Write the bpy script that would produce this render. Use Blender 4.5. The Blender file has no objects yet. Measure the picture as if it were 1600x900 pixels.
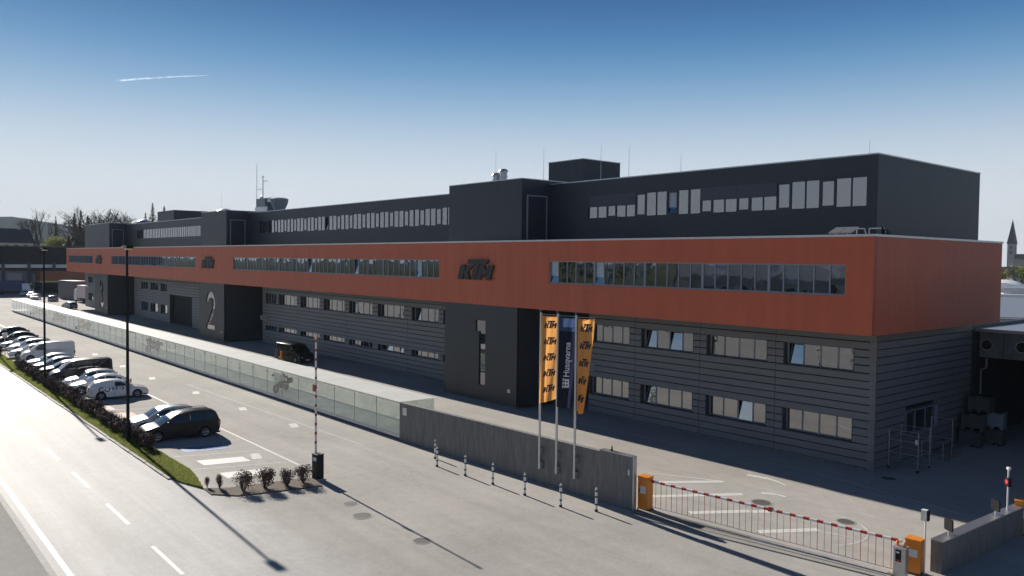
import bpy, bmesh, math, random
from mathutils import Vector, Matrix
R = math.radians
PI = math.pi
scene = bpy.context.scene
C = scene.collection
random.seed(7)

# ------------------------------------------------------------------ camera, sky, sun, exposure
cam_d = bpy.data.cameras.new('camera'); cam = bpy.data.objects.new('camera', cam_d); C.objects.link(cam)
YAW, PIT, ROL = .8717, .035, -.0109
fw = Vector((-math.sin(YAW)*math.cos(PIT), math.cos(YAW)*math.cos(PIT), -math.sin(PIT)))
rt = Vector((math.cos(YAW), math.sin(YAW), 0)); dn = fw.cross(rt)
c_, s_ = math.cos(ROL), math.sin(ROL)
rx = c_*rt + s_*dn; dy = -s_*rt + c_*dn
cam.matrix_world = Matrix(((rx.x, -dy.x, -fw.x, 18.48), (rx.y, -dy.y, -fw.y, -38.24), (rx.z, -dy.z, -fw.z, 11.0), (0, 0, 0, 1)))
cam_d.sensor_width = 36; cam_d.lens = 36*1259.2/1600; cam_d.clip_start = .3; cam_d.clip_end = 20000
scene.camera = cam

SUN_EL, SUN_OFF = R(26.0), R(3.0)          # low sun beyond the far end of the building, a little behind it
to_sun = Vector((-math.cos(SUN_EL)*math.cos(SUN_OFF), math.cos(SUN_EL)*math.sin(SUN_OFF), math.sin(SUN_EL)))
world = bpy.data.worlds.new('World'); scene.world = world; world.use_nodes = True
wn = world.node_tree.nodes; wl = world.node_tree.links; wn.clear()
wo = wn.new('ShaderNodeOutputWorld'); bg = wn.new('ShaderNodeBackground'); sk = wn.new('ShaderNodeTexSky')
sk.sky_type = 'NISHITA'; sk.sun_disc = False; sk.sun_elevation = SUN_EL
sk.sun_rotation = math.atan2(to_sun.x, to_sun.y)
sk.altitude = 400; sk.air_density = 1.0; sk.dust_density = .3; sk.ozone_density = 3.0
bg.inputs['Strength'].default_value = .1
# the clear spring sky deepens fast with elevation: same all round the compass, blended with the Nishita sky
tcw = wn.new('ShaderNodeTexCoord'); sx = wn.new('ShaderNodeSeparateXYZ'); crw = wn.new('ShaderNodeValToRGB'); wmx = wn.new('ShaderNodeMix'); wmx.data_type = 'RGBA'
wl.new(tcw.outputs['Generated'], sx.inputs[0]); wl.new(sx.outputs['Z'], crw.inputs['Fac'])
def s2l(c): return tuple(((v/255+.055)/1.055)**2.4 if v > 10 else v/3295 for v in c)
els = crw.color_ramp.elements; crw.color_ramp.interpolation = 'B_SPLINE'
stops = [(0., (241, 244, 247)), (.06, (236, 240, 245)), (.12, (214, 225, 236)), (.18, (150, 187, 219)), (.24, (66, 138, 192)), (.30, (14, 90, 154)), (.42, (12, 62, 114)), (1., (22, 38, 64))]
for i, (p, c) in enumerate(stops):
    e = els[i] if i < 2 else els.new(p); e.position = p; e.color = (*s2l(c), 1)
vs_ = wn.new('ShaderNodeVectorMath'); vs_.operation = 'SCALE'; vs_.inputs['Scale'].default_value = 6.5
wl.new(crw.outputs['Color'], vs_.inputs[0]); wmx.inputs['Factor'].default_value = .07
wl.new(vs_.outputs[0], wmx.inputs['A']); wl.new(sk.outputs['Color'], wmx.inputs['B'])
wl.new(wmx.outputs['Result'], bg.inputs['Color']); wl.new(bg.outputs['Background'], wo.inputs['Surface'])
sun_d = bpy.data.lights.new('sun', 'SUN'); sun = bpy.data.objects.new('sun', sun_d); C.objects.link(sun)
sun_d.energy = 5.0; sun_d.angle = R(.5); sun_d.color = (1.0, .93, .83)
sun.rotation_euler = to_sun.to_track_quat('Z', 'Y').to_euler()
scene.view_settings.view_transform = 'Standard'; scene.view_settings.look = 'None'
scene.view_settings.gamma = 1; scene.view_settings.use_curve_mapping = False
scene.view_settings.exposure = .5

# ------------------------------------------------------------------ materials
def mat(name, col, rough=.6, metal=0., var=0., vscale=3., bump=0., bscale=20., spec=.5, coat=0., col2=None, world_co=False, stretch=None):
    m = bpy.data.materials.new(name); m.use_nodes = True
    nt = m.node_tree; n = nt.nodes; l = nt.links; b = n['Principled BSDF']
    b.inputs['Base Color'].default_value = (*col, 1); b.inputs['Roughness'].default_value = rough
    b.inputs['Metallic'].default_value = metal; b.inputs['Specular IOR Level'].default_value = spec
    b.inputs['Coat Weight'].default_value = coat; b.inputs['Coat Roughness'].default_value = .05
    if var or bump:
        if world_co: g = n.new('ShaderNodeNewGeometry'); co = g.outputs['Position']
        else: g = n.new('ShaderNodeTexCoord'); co = g.outputs['Object']
        if stretch:
            mp = n.new('ShaderNodeMapping'); mp.inputs['Scale'].default_value = stretch; l.new(co, mp.inputs['Vector']); co = mp.outputs['Vector']
    if var:
        t = n.new('ShaderNodeTexNoise'); t.inputs['Scale'].default_value = vscale; t.inputs['Detail'].default_value = 6; t.inputs['Roughness'].default_value = .65
        l.new(co, t.inputs['Vector'])
        rp = n.new('ShaderNodeValToRGB'); rp.color_ramp.elements[0].position = .3; rp.color_ramp.elements[1].position = .7
        c2 = col2 or tuple(c*(1-var) for c in col)
        rp.color_ramp.elements[0].color = (*c2, 1); rp.color_ramp.elements[1].color = (*(min(1, c*(1+var*.6)) for c in col), 1) if not col2 else (*col, 1)
        l.new(t.outputs['Fac'], rp.inputs['Fac']); l.new(rp.outputs['Color'], b.inputs['Base Color'])
    if bump:
        t2 = n.new('ShaderNodeTexNoise'); t2.inputs['Scale'].default_value = bscale; t2.inputs['Detail'].default_value = 4
        l.new(co, t2.inputs['Vector'])
        bp = n.new('ShaderNodeBump'); bp.inputs['Strength'].default_value = bump; bp.inputs['Distance'].default_value = .02
        l.new(t2.outputs['Fac'], bp.inputs['Height']); l.new(bp.outputs['Normal'], b.inputs['Normal'])
    return m

def asphalt(name, base, rough, patch=.18, spec=.4, streak=False, blend=None):
    m = bpy.data.materials.new(name); m.use_nodes = True
    nt = m.node_tree; n = nt.nodes; l = nt.links; b = n['Principled BSDF']
    g = n.new('ShaderNodeNewGeometry')
    def noise(s, d=5, r=.6, vec=None):
        t = n.new('ShaderNodeTexNoise'); t.inputs['Scale'].default_value = s; t.inputs['Detail'].default_value = d; t.inputs['Roughness'].default_value = r
        l.new(vec or g.outputs['Position'], t.inputs['Vector']); return t.outputs['Fac']
    def mrange(x, a, bb, c, d):
        t = n.new('ShaderNodeMapRange'); t.inputs[1].default_value = a; t.inputs[2].default_value = bb; t.inputs[3].default_value = c; t.inputs[4].default_value = d
        l.new(x, t.inputs[0]); return t.outputs[0]
    def mul(x, y):
        t = n.new('ShaderNodeMath'); t.operation = 'MULTIPLY'; l.new(x, t.inputs[0]); l.new(y, t.inputs[1]); return t.outputs[0]
    f = mrange(noise(.11, 4, .6), .3, .7, 1-patch, 1+patch)
    f = mul(f, mrange(noise(1.7, 6, .7), .3, .7, .93, 1.07))
    f = mul(f, mrange(noise(5.5, 5, .75), .3, .7, .92, 1.08))
    f = mul(f, mrange(noise(28, 3, .8), .25, .75, .78, 1.22))
    mp = n.new('ShaderNodeMapping'); mp.inputs['Scale'].default_value = (.035, .9, 1); l.new(g.outputs['Position'], mp.inputs['Vector'])
    f = mul(f, mrange(noise(1.0, 5, .65, mp.outputs['Vector']), .3, .7, .90 if not streak else .82, 1.06 if not streak else 1.1))
    # thin tar seams and cracks
    vo = n.new('ShaderNodeTexVoronoi'); vo.feature = 'DISTANCE_TO_EDGE'; vo.inputs['Scale'].default_value = .13
    nz = n.new('ShaderNodeTexNoise'); nz.inputs['Scale'].default_value = .5; nz.inputs['Detail'].default_value = 5
    l.new(g.outputs['Position'], nz.inputs['Vector'])
    mx = n.new('ShaderNodeVectorMath'); mx.operation = 'MULTIPLY_ADD'; mx.inputs[1].default_value = (2.2, 2.2, 0)
    l.new(nz.outputs['Color'], mx.inputs[0]); l.new(g.outputs['Position'], mx.inputs[2]); l.new(mx.outputs[0], vo.inputs['Vector'])
    f = mul(f, mrange(vo.outputs['Distance'], .0, .004, .92, 1.0))
    cm = n.new('ShaderNodeVectorMath'); cm.operation = 'SCALE'; cm.inputs[0].default_value = base; l.new(f, cm.inputs['Scale'])
    l.new(cm.outputs[0], b.inputs['Base Color'])
    b.inputs['Roughness'].default_value = rough; b.inputs['Specular IOR Level'].default_value = spec
    if blend:      # the road surfacing feathers into the lot at the entrance
        base2, rough2, spec2 = blend; sy = n.new('ShaderNodeSeparateXYZ'); l.new(g.outputs['Position'], sy.inputs[0])
        ad = n.new('ShaderNodeMath'); ad.operation = 'MULTIPLY_ADD'; ad.inputs[1].default_value = 1.6; l.new(noise(.7, 5, .65), ad.inputs[0]); l.new(sy.outputs['Y'], ad.inputs[2])
        k = mrange(ad.outputs[0], -24.9, -22.9, 1., 0.)
        mc = n.new('ShaderNodeMix'); mc.data_type = 'VECTOR'; l.new(k, mc.inputs['Factor']); mc.inputs[4].default_value = base; mc.inputs[5].default_value = base2; l.new(mc.outputs[1], cm.inputs[0])
        l.new(mrange(k, 0, 1, rough, rough2), b.inputs['Roughness']); l.new(mrange(k, 0, 1, spec, spec2), b.inputs['Specular IOR Level'])
    bp = n.new('ShaderNodeBump'); bp.inputs['Strength'].default_value = .35; bp.inputs['Distance'].default_value = .006
    l.new(noise(60, 3, .7), bp.inputs['Height']); l.new(bp.outputs['Normal'], b.inputs['Normal'])
    return m

def glass_mat(name, tint, refl, trans=.5, dark=(.02, .025, .03), wave=0.):
    """coated window glass: part mirror, part see-through, the rest dark"""
    m = bpy.data.materials.new(name); m.use_nodes = True
    nt = m.node_tree; n = nt.nodes; l = nt.links; n.clear()
    o = n.new('ShaderNodeOutputMaterial'); gl = n.new('ShaderNodeBsdfGlossy'); gl.inputs['Roughness'].default_value = .015; gl.inputs['Color'].default_value = (.92, .95, 1, 1)
    tr = n.new('ShaderNodeBsdfTransparent'); tr.inputs['Color'].default_value = (*tint, 1)
    df = n.new('ShaderNodeBsdfDiffuse'); df.inputs['Color'].default_value = (*dark, 1)
    m1 = n.new('ShaderNodeMixShader'); m1.inputs[0].default_value = trans; l.new(df.outputs[0], m1.inputs[1]); l.new(tr.outputs[0], m1.inputs[2])
    lw = n.new('ShaderNodeLayerWeight'); lw.inputs['Blend'].default_value = .5; fr = n.new('ShaderNodeMath'); fr.operation = 'POWER'; fr.inputs[1].default_value = 4.5; l.new(lw.outputs['Facing'], fr.inputs[0])
    ad = n.new('ShaderNodeMath'); ad.operation = 'ADD'; ad.use_clamp = True; ad.inputs[1].default_value = refl; l.new(fr.outputs[0], ad.inputs[0])
    m2 = n.new('ShaderNodeMixShader'); l.new(ad.outputs[0], m2.inputs[0]); l.new(m1.outputs[0], m2.inputs[1]); l.new(gl.outputs[0], m2.inputs[2])
    if wave:
        g = n.new('ShaderNodeNewGeometry'); t = n.new('ShaderNodeTexNoise'); t.inputs['Scale'].default_value = 1.3; t.inputs['Detail'].default_value = 1
        l.new(g.outputs['Position'], t.inputs['Vector']); bp = n.new('ShaderNodeBump'); bp.inputs['Strength'].default_value = wave; bp.inputs['Distance'].default_value = .05
        l.new(t.outputs['Fac'], bp.inputs['Height']); l.new(bp.outputs['Normal'], gl.inputs['Normal'])
    l.new(m2.outputs[0], o.inputs['Surface']); return m

def corrugated(name, col, period, axis, strength=.3, rough=.5, var=.08):
    m = mat(name, col, rough, var=var, vscale=.6, world_co=True)
    n = m.node_tree.nodes; l = m.node_tree.links; b = n['Principled BSDF']
    g = n.new('ShaderNodeNewGeometry'); w = n.new('ShaderNodeTexWave'); w.bands_direction = axis; w.inputs['Scale'].default_value = 2*PI/period/20
    l.new(g.outputs['Position'], w.inputs['Vector'])
    bp = n.new('ShaderNodeBump'); bp.inputs['Strength'].default_value = strength; bp.inputs['Distance'].default_value = .02
    l.new(w.outputs['Fac'], bp.inputs['Height']); l.new(bp.outputs['Normal'], b.inputs['Normal'])
    sp = n.new('ShaderNodeSeparateXYZ'); l.new(g.outputs['Position'], sp.inputs[0]); dv = n.new('ShaderNodeMath'); dv.operation = 'DIVIDE'; dv.inputs[1].default_value = 1.16; l.new(sp.outputs[axis], dv.inputs[0])
    fl = n.new('ShaderNodeMath'); fl.operation = 'FLOOR'; l.new(dv.outputs[0], fl.inputs[0]); wt = n.new('ShaderNodeTexWhiteNoise'); wt.noise_dimensions = '1D'; l.new(fl.outputs[0], wt.inputs['W'])
    mr_ = n.new('ShaderNodeMapRange'); mr_.inputs[3].default_value = .965; mr_.inputs[4].default_value = 1.03; l.new(wt.outputs['Value'], mr_.inputs[0])
    fc = n.new('ShaderNodeMath'); fc.operation = 'FRACT'; l.new(dv.outputs[0], fc.inputs[0]); sm = n.new('ShaderNodeMath'); sm.operation = 'GREATER_THAN'; sm.inputs[1].default_value = .988; l.new(fc.outputs[0], sm.inputs[0])
    s2 = n.new('ShaderNodeMath'); s2.operation = 'MULTIPLY_ADD'; s2.inputs[1].default_value = -.13; l.new(sm.outputs[0], s2.inputs[0]); l.new(mr_.outputs[0], s2.inputs[2])
    dr = n.new('ShaderNodeTexNoise'); dr.inputs['Scale'].default_value = 1; dr.inputs['Detail'].default_value = 5; mp2 = n.new('ShaderNodeMapping'); mp2.inputs['Scale'].default_value = (2.2, 2.2, .22); l.new(g.outputs['Position'], mp2.inputs['Vector']); l.new(mp2.outputs['Vector'], dr.inputs['Vector'])
    m3_ = n.new('ShaderNodeMapRange'); m3_.inputs[1].default_value = .3; m3_.inputs[2].default_value = .7; m3_.inputs[3].default_value = .93; m3_.inputs[4].default_value = 1.05; l.new(dr.outputs['Fac'], m3_.inputs[0])
    mm_ = n.new('ShaderNodeMath'); mm_.operation = 'MULTIPLY'; l.new(s2.outputs[0], mm_.inputs[0]); l.new(m3_.outputs[0], mm_.inputs[1])
    src = b.inputs['Base Color'].links[0].from_socket; sc = n.new('ShaderNodeVectorMath'); sc.operation = 'SCALE'; l.new(src, sc.inputs[0]); l.new(mm_.outputs[0], sc.inputs['Scale']); l.new(sc.outputs[0], b.inputs['Base Color'])
    return m

M = dict(
    lot=asphalt('old_asphalt', (.41, .392, .364), .9, .14, .25, blend=((.46, .455, .445), .70, .25)),
    road=asphalt('worn_road_asphalt', (.46, .455, .445), .70, .10, .25, True),
    walk=asphalt('pavement_asphalt', (.33, .32, .30), .9, .08, .2),
    land=mat('far_ground', (.09, .10, .05), 1., spec=0., var=.4, vscale=.02, world_co=True),
    paint=mat('road_paint', (.72, .71, .68), .6, var=.22, vscale=9, world_co=True),
    paint_old=mat('worn_road_paint', (.58, .57, .54), .7, var=.3, vscale=5, world_co=True),
    paint_blue=mat('blue_bay_paint', (.10, .20, .42), .6, var=.2, vscale=6, world_co=True),
    paint_pink=mat('faded_red_paint', (.52, .33, .28), .7, var=.15, vscale=4, world_co=True),
    red=corrugated('red_cladding', (.56, .118, .050), .30, 'X', .10, .55, .05),
    red_end=corrugated('red_cladding_end', (.56, .118, .050), .30, 'Y', .10, .55, .05),
    dark=corrugated('anthracite_cladding', (.034, .040, .052), .25, 'X', .12, .5, .06),
    dark_smooth=mat('anthracite_panel', (.034, .038, .046), .5, var=.1, vscale=.7),
    plank=mat('grey_siding', (.19, .192, .20), .5, var=.12, vscale=1.2, world_co=True, stretch=(.25, 1, 2.5)),
    gap=mat('dark_joint', (.02, .02, .022), .9),
    cap=mat('zinc_flashing', (.55, .56, .58), .35, metal=.6, var=.1, vscale=2),
    roof=mat('roof_felt', (.16, .16, .16), .9, var=.3, vscale=.5),
    frame=mat('window_frame_grey', (.25, .28, .33), .45),
    frame_dk=mat('window_frame_dark', (.035, .04, .048), .45),
    blindbox=mat('blind_cassette', (.062, .062, .085), .5),
    reveal=mat('window_reveal', (.05, .052, .058), .6),
    interior=mat('room_interior', (.16, .16, .16), .9, var=.4, vscale=.8),
    blind=mat('window_blind', (.50, .55, .62), .8, var=.15, vscale=2),
    glass=glass_mat('office_glass', (.68, .74, .78), .20, .85, wave=.09),
    glass_lo=glass_mat('ground_floor_glass', (.3, .33, .35), .34, .3, wave=.10),
    glass_no=glass_mat('number_glass', (.3, .33, .36), .28, .1),
    glass_up=glass_mat('mirror_glass', (.45, .5, .55), .22, .6, wave=.06),
    case_glass=glass_mat('case_glass', (.90, .965, .935), .03, 1.),
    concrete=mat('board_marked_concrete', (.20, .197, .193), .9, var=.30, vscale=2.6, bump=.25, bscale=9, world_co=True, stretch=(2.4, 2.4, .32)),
    concrete_lt=mat('pale_concrete', (.50, .50, .475), .85, var=.15, vscale=1.2, bump=.2, bscale=30, world_co=True),
    slabc=mat('case_floor_concrete', (.82, .83, .80), .7, var=.2, vscale=.6, world_co=True),
    backw=mat('white_concrete', (.72, .73, .69), .85, var=.12, vscale=.8, world_co=True),
    steel=mat('galvanised_steel', (.5, .51, .53), .4, metal=.85, var=.15, vscale=6),
    alu=mat('brushed_aluminium', (.60, .61, .63), .38, metal=.9),
    black=mat('black_paint', (.018, .018, .020), .55, spec=.15),
    blackp=mat('black_plastic', (.03, .03, .032), .6),
    rubber=mat('tyre_rubber', (.025, .025, .026), .85),
    white=mat('white_paint', (.78, .78, .77), .4, var=.06, vscale=4),
    signred=mat('red_paint', (.45, .035, .03), .45),
    orange=mat('orange_paint', (.80, .27, .03), .42, var=.1, vscale=3),
    sign_text=mat('sign_face', (.75, .76, .78), .5),
    grass=mat('grass_blade', (.19, .215, .065), .7, var=.4, vscale=3, world_co=True, spec=.2),
    turf=mat('turf_soil', (.15, .165, .06), .95, var=.6, vscale=2.5, world_co=True, spec=.1),
    soil=mat('gravel_soil', (.17, .14, .115), .95, var=.55, vscale=22, bump=.8, bscale=40, world_co=True),
    kerb=mat('granite_kerb', (.36, .35, .335), .8, var=.25, vscale=5, world_co=True),
    twig=mat('bare_twig', (.10, .068, .05), .85),
    leaf_red=mat('copper_leaf', (.085, .045, .038), .7, var=.5, vscale=6),
    leaf_dry=mat('dry_shrub_leaf', (.15, .078, .062), .75, var=.5, vscale=6),
    bark=mat('tree_bark', (.075, .06, .05), .9, var=.3, vscale=4),
    needle=mat('conifer_needles', (.028, .042, .024), .8, var=.5, vscale=.6, spec=.2),
    spring=mat('spring_leaves', (.13, .15, .035), .8, var=.4, vscale=.6, spec=.2),
    forest=mat('forest_hillside', (.020, .028, .024), 1., spec=0., var=.5, vscale=.03, bump=1., bscale=.08, world_co=True),
    lampglass=mat('lamp_glass', (.75, .62, .25), .25),
    iron=mat('cast_iron', (.10, .095, .09), .7, var=.3, vscale=20),
    chrome=mat('chrome', (.7, .71, .72), .15, metal=1.),
    lens=mat('headlamp_lens', (.55, .57, .60), .08, coat=1.),
    redlens=mat('tail_lamp', (.30, .015, .015), .15, coat=1.),
    carglass=glass_mat('car_glass', (.25, .28, .3), .05, .3, (.012, .014, .016)),
    navy=mat('navy_fabric', (.020, .026, .058), .8, var=.15, vscale=2),
    navy_lt=mat('blue_fabric', (.07, .12, .25), .8),
    flag_or=mat('orange_fabric', (.98, .47, .14), .8, var=.06, vscale=2),
    ink=mat('black_print', (.03, .035, .045), .8),
    inkw=mat('white_print', (.72, .73, .76), .8),
)
for k in ('flag_or', 'navy', 'navy_lt', 'grass', 'spring'):      # cloth lets some sun through
    nt = M[k].node_tree; b = nt.nodes['Principled BSDF']; tl = nt.nodes.new('ShaderNodeBsdfTranslucent'); mx = nt.nodes.new('ShaderNodeMixShader'); mx.inputs[0].default_value = .7
    tl.inputs['Color'].default_value = b.inputs['Base Color'].default_value
    nt.links.new(b.outputs[0], mx.inputs[1]); nt.links.new(tl.outputs[0], mx.inputs[2]); nt.links.new(mx.outputs[0], nt.nodes['Material Output'].inputs['Surface'])
# dusty glass of the showcase roof: half clear, half milky
mr = bpy.data.materials.new('dusty_roof_glass'); mr.use_nodes = True; nt = mr.node_tree; nt.nodes.clear()
o_ = nt.nodes.new('ShaderNodeOutputMaterial'); a_ = nt.nodes.new('ShaderNodeBsdfTransparent'); a_.inputs[0].default_value = (.93, .97, .95, 1)
d_ = nt.nodes.new('ShaderNodeBsdfDiffuse'); d_.inputs[0].default_value = (.95, .95, .92, 1); t_ = nt.nodes.new('ShaderNodeBsdfTranslucent'); t_.inputs[0].default_value = (.95, .98, .95, 1)
m1 = nt.nodes.new('ShaderNodeMixShader'); m1.inputs[0].default_value = .36; m2 = nt.nodes.new('ShaderNodeMixShader')
tx = nt.nodes.new('ShaderNodeTexNoise'); tx.inputs['Scale'].default_value = .5; tx.inputs['Detail'].default_value = 5; gg = nt.nodes.new('ShaderNodeNewGeometry')
rg = nt.nodes.new('ShaderNodeMapRange'); rg.inputs[1].default_value = .35; rg.inputs[2].default_value = .7; rg.inputs[3].default_value = .82; rg.inputs[4].default_value = .64
nt.links.new(gg.outputs['Position'], tx.inputs['Vector']); nt.links.new(tx.outputs['Fac'], rg.inputs[0]); nt.links.new(rg.outputs[0], m2.inputs[0])
nt.links.new(d_.outputs[0], m1.inputs[1]); nt.links.new(t_.outputs[0], m1.inputs[2]); nt.links.new(a_.outputs[0], m2.inputs[1]); nt.links.new(m1.outputs[0], m2.inputs[2]); gs = nt.nodes.new('ShaderNodeBsdfGlossy'); gs.inputs['Roughness'].default_value = .45; m3 = nt.nodes.new('ShaderNodeMixShader'); m3.inputs[0].default_value = .17
nt.links.new(m2.outputs[0], m3.inputs[1]); nt.links.new(gs.outputs[0], m3.inputs[2]); nt.links.new(m3.outputs[0], o_.inputs[0])
M['roof_glass'] = mr
def dusty(name, tint, dust):
    m = glass_mat(name, tint, .02, 1.); nt = m.node_tree; o = [n for n in nt.nodes if n.type == 'OUTPUT_MATERIAL'][0]; src = o.inputs['Surface'].links[0].from_socket
    d = nt.nodes.new('ShaderNodeBsdfTranslucent'); d.inputs[0].default_value = (.80, .86, .82, 1); e = nt.nodes.new('ShaderNodeBsdfDiffuse'); e.inputs[0].default_value = (.78, .84, .80, 1)
    q = nt.nodes.new('ShaderNodeMixShader'); nt.links.new(d.outputs[0], q.inputs[1]); nt.links.new(e.outputs[0], q.inputs[2])
    mx = nt.nodes.new('ShaderNodeMixShader'); nt.links.new(src, mx.inputs[1]); nt.links.new(q.outputs[0], mx.inputs[2])
    g = nt.nodes.new('ShaderNodeNewGeometry'); t = nt.nodes.new('ShaderNodeTexNoise'); t.inputs['Scale'].default_value = .9; t.inputs['Detail'].default_value = 6
    r = nt.nodes.new('ShaderNodeMapRange'); r.inputs[1].default_value = .3; r.inputs[2].default_value = .7; r.inputs[3].default_value = dust*.5; r.inputs[4].default_value = dust*1.5
    nt.links.new(g.outputs['Position'], t.inputs['Vector']); nt.links.new(t.outputs['Fac'], r.inputs[0]); nt.links.new(r.outputs[0], mx.inputs[0]); nt.links.new(mx.outputs[0], o.inputs['Surface']); return m
M['dusty'] = dusty('dusty_glass', (.93, .965, .95), .20); M['case_glass'] = dusty('case_front_glass', (.95, .98, .965), .03)

# ------------------------------------------------------------------ mesh helpers
class MB:
    def __init__(s): s.v = []; s.f = []
    def add(s, vs, fs):
        o = len(s.v); s.v += [tuple(v) for v in vs]; s.f += [tuple(i+o for i in f) for f in fs]; return s
    def box(s, x0, x1, y0, y1, z0, z1):
        return s.add([(x0, y0, z0), (x1, y0, z0), (x1, y1, z0), (x0, y1, z0), (x0, y0, z1), (x1, y0, z1), (x1, y1, z1), (x0, y1, z1)],
                     [(0, 3, 2, 1), (4, 5, 6, 7), (0, 1, 5, 4), (1, 2, 6, 5), (2, 3, 7, 6), (3, 0, 4, 7)])
    def tube(s, p0, p1, r0, r1=None, n=8):
        p0, p1 = Vector(p0), Vector(p1); r1 = r0 if r1 is None else r1; d = (p1-p0)
        if d.length < 1e-6: return s
        q = d.normalized().to_track_quat('Z', 'Y'); vs = []
        for p, r in ((p0, r0), (p1, r1)):
            for k in range(n): vs.append(p + q @ Vector((r*math.cos(2*PI*k/n), r*math.sin(2*PI*k/n), 0)))
        fs = [(k, (k+1) % n, n+(k+1) % n, n+k) for k in range(n)] + [tuple(range(n-1, -1, -1)), tuple(range(n, 2*n))]
        return s.add(vs, fs)
    def path(s, pts, r, n=6):
        for a, b in zip(pts, pts[1:]): s.tube(a, b, r, n=n)
        return s
    def lathe(s, prof, n=16, c=(0, 0, 0), axis='Z'):
        vs = []; fs = []; m = len(prof)
        for k in range(n):
            a = 2*PI*k/n
            for r, z in prof:
                v = (r*math.cos(a), r*math.sin(a), z)
                if axis == 'Y': v = (v[0], v[2], v[1])
                if axis == 'X': v = (v[2], v[0], v[1])
                vs.append((v[0]+c[0], v[1]+c[1], v[2]+c[2]))
        for k in range(n):
            for j in range(m-1): fs.append((k*m+j, ((k+1) % n)*m+j, ((k+1) % n)*m+j+1, k*m+j+1))
        return s.add(vs, fs)
    def prism(s, poly, y0, y1, axis='Y'):
        n = len(poly)
        def v(p, y): return (p[0], y, p[1]) if axis == 'Y' else ((y, p[0], p[1]) if axis == 'X' else (p[0], p[1], y))
        return s.add([v(p, y0) for p in poly]+[v(p, y1) for p in poly], [tuple(range(n)), tuple(range(2*n-1, n-1, -1))]+[(k, k+n, (k+1) % n+n, (k+1) % n) for k in range(n)])
    def mesh(s, name, m=None, smooth=False):
        me = bpy.data.meshes.new(name); me.from_pydata(s.v, [], s.f); me.update()
        bm = bmesh.new(); bm.from_mesh(me); bmesh.ops.recalc_face_normals(bm, faces=bm.faces)
        bm.to_mesh(me); bm.free()
        if m is not None: me.materials.append(M[m] if isinstance(m, str) else m)
        if smooth:
            for p in me.polygons: p.use_smooth = True
            me.set_sharp_from_angle(angle=R(38))
        return me
    def build(s, name, m, parent=None, smooth=False):
        return link(name, s.mesh(name, m, smooth), parent)
def link(name, me, parent=None, loc=None, rz=None, scale=None):
    o = bpy.data.objects.new(name, me); C.objects.link(o); o.parent = parent
    if loc is not None: o.location = loc
    if rz is not None: o.rotation_euler = (0, 0, rz)
    if scale is not None: o.scale = scale
    return o
def tag(o, label=None, cat=None, group=None, kind=None):
    if label: o['label'] = label
    if cat: o['category'] = cat
    if group: o['group'] = group
    if kind: o['kind'] = kind
    return o
def thing(name, label, cat, loc=(0, 0, 0), rz=0, group=None):
    o = link(name, None, None, loc, rz); o.empty_display_size = .2; return tag(o, label, cat, group)
def copy_tree(o, parent=None):
    c = o.copy(); C.objects.link(c); c.parent = parent
    for ch in o.children: copy_tree(ch, c)
    return c
def sheet(name, poly, z, m, kind='structure'):
    me = bpy.data.meshes.new(name); me.from_pydata([(p[0], p[1], z) for p in poly], [], [tuple(range(len(poly)))]); me.update()
    if me.polygons[0].normal.z < 0: me.flip_normals()
    me.materials.append(M[m]); return tag(link(name, me), kind=kind)
UNIT = {}
def unit(m):            # unit cube 0..1 shared by alike pieces
    if m not in UNIT: UNIT[m] = MB().box(0, 1, 0, 1, 0, 1).mesh('unit_'+m, m)
    return UNIT[m]
def ubox(name, m, parent, x0, x1, y0, y1, z0, z1):
    return link(name, unit(m), parent, (x0, y0, z0), None, (x1-x0, y1-y0, z1-z0))
def curve_mesh(splines, depth, name, m):
    """2D outlines (even-odd filled), extruded, returned as mesh in the XZ plane, front at y=-depth .. back y=+depth"""
    cu = bpy.data.curves.new(name, 'CURVE'); cu.dimensions = '2D'; cu.fill_mode = 'BOTH'; cu.extrude = depth
    for pts in splines:
        sp = cu.splines.new('POLY'); sp.points.add(len(pts)-1); sp.use_cyclic_u = True
        for q, p in zip(sp.points, pts): q.co = (p[0], p[1], 0, 1)
    ob = bpy.data.objects.new(name, cu); C.objects.link(ob); dg = bpy.context.evaluated_depsgraph_get(); dg.update()
    me = bpy.data.meshes.new_from_object(ob.evaluated_get(dg)); bpy.data.objects.remove(ob)
    for v in me.vertices: v.co = (v.co.x, -v.co.z, v.co.y)
    me.materials.clear(); me.materials.append(M[m]); return me
def text_mesh(txt, size, m, name='lettering', shear=0.):
    cu = bpy.data.curves.new(name, 'FONT'); cu.body = txt; cu.size = size; cu.shear = shear; cu.offset = size*.012
    ob = bpy.data.objects.new(name, cu); C.objects.link(ob); dg = bpy.context.evaluated_depsgraph_get(); dg.update()
    me = bpy.data.meshes.new_from_object(ob.evaluated_get(dg)); bpy.data.objects.remove(ob); me.materials.clear(); me.materials.append(M[m]); return me
def stroke(pts, w):
    L, Rr = [], []
    for i, p in enumerate(pts):
        a = Vector(pts[max(0, i-1)]); b = Vector(pts[min(len(pts)-1, i+1)]); d = (b-a).normalized(); n = Vector((-d.y, d.x))*w/2
        L.append((p[0]+n.x, p[1]+n.y)); Rr.append((p[0]-n.x, p[1]-n.y))
    return L+Rr[::-1]
KTM = [[(0, 0), (.16, 0), (.16, .42), (0, .42)], [(.16, .22), (.25, .42), (.41, .42), (.28, .21), (.40, 0), (.24, 0)],
       [(.42, 0), (.57, 0), (.57, .45), (.80, .45), (.80, .58), (.2, .58), (.2, .45), (.42, .45)],
       [(.59, 0), (.72, 0), (.72, .22), (.79, .08), (.86, .22), (.86, 0), (1, 0), (1, .42), (.86, .42), (.795, .28), (.73, .42), (.59, .42)]]
KTM = [[(x*.9+.22*z-.02, z) for x, z in p] for p in KTM]
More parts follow.
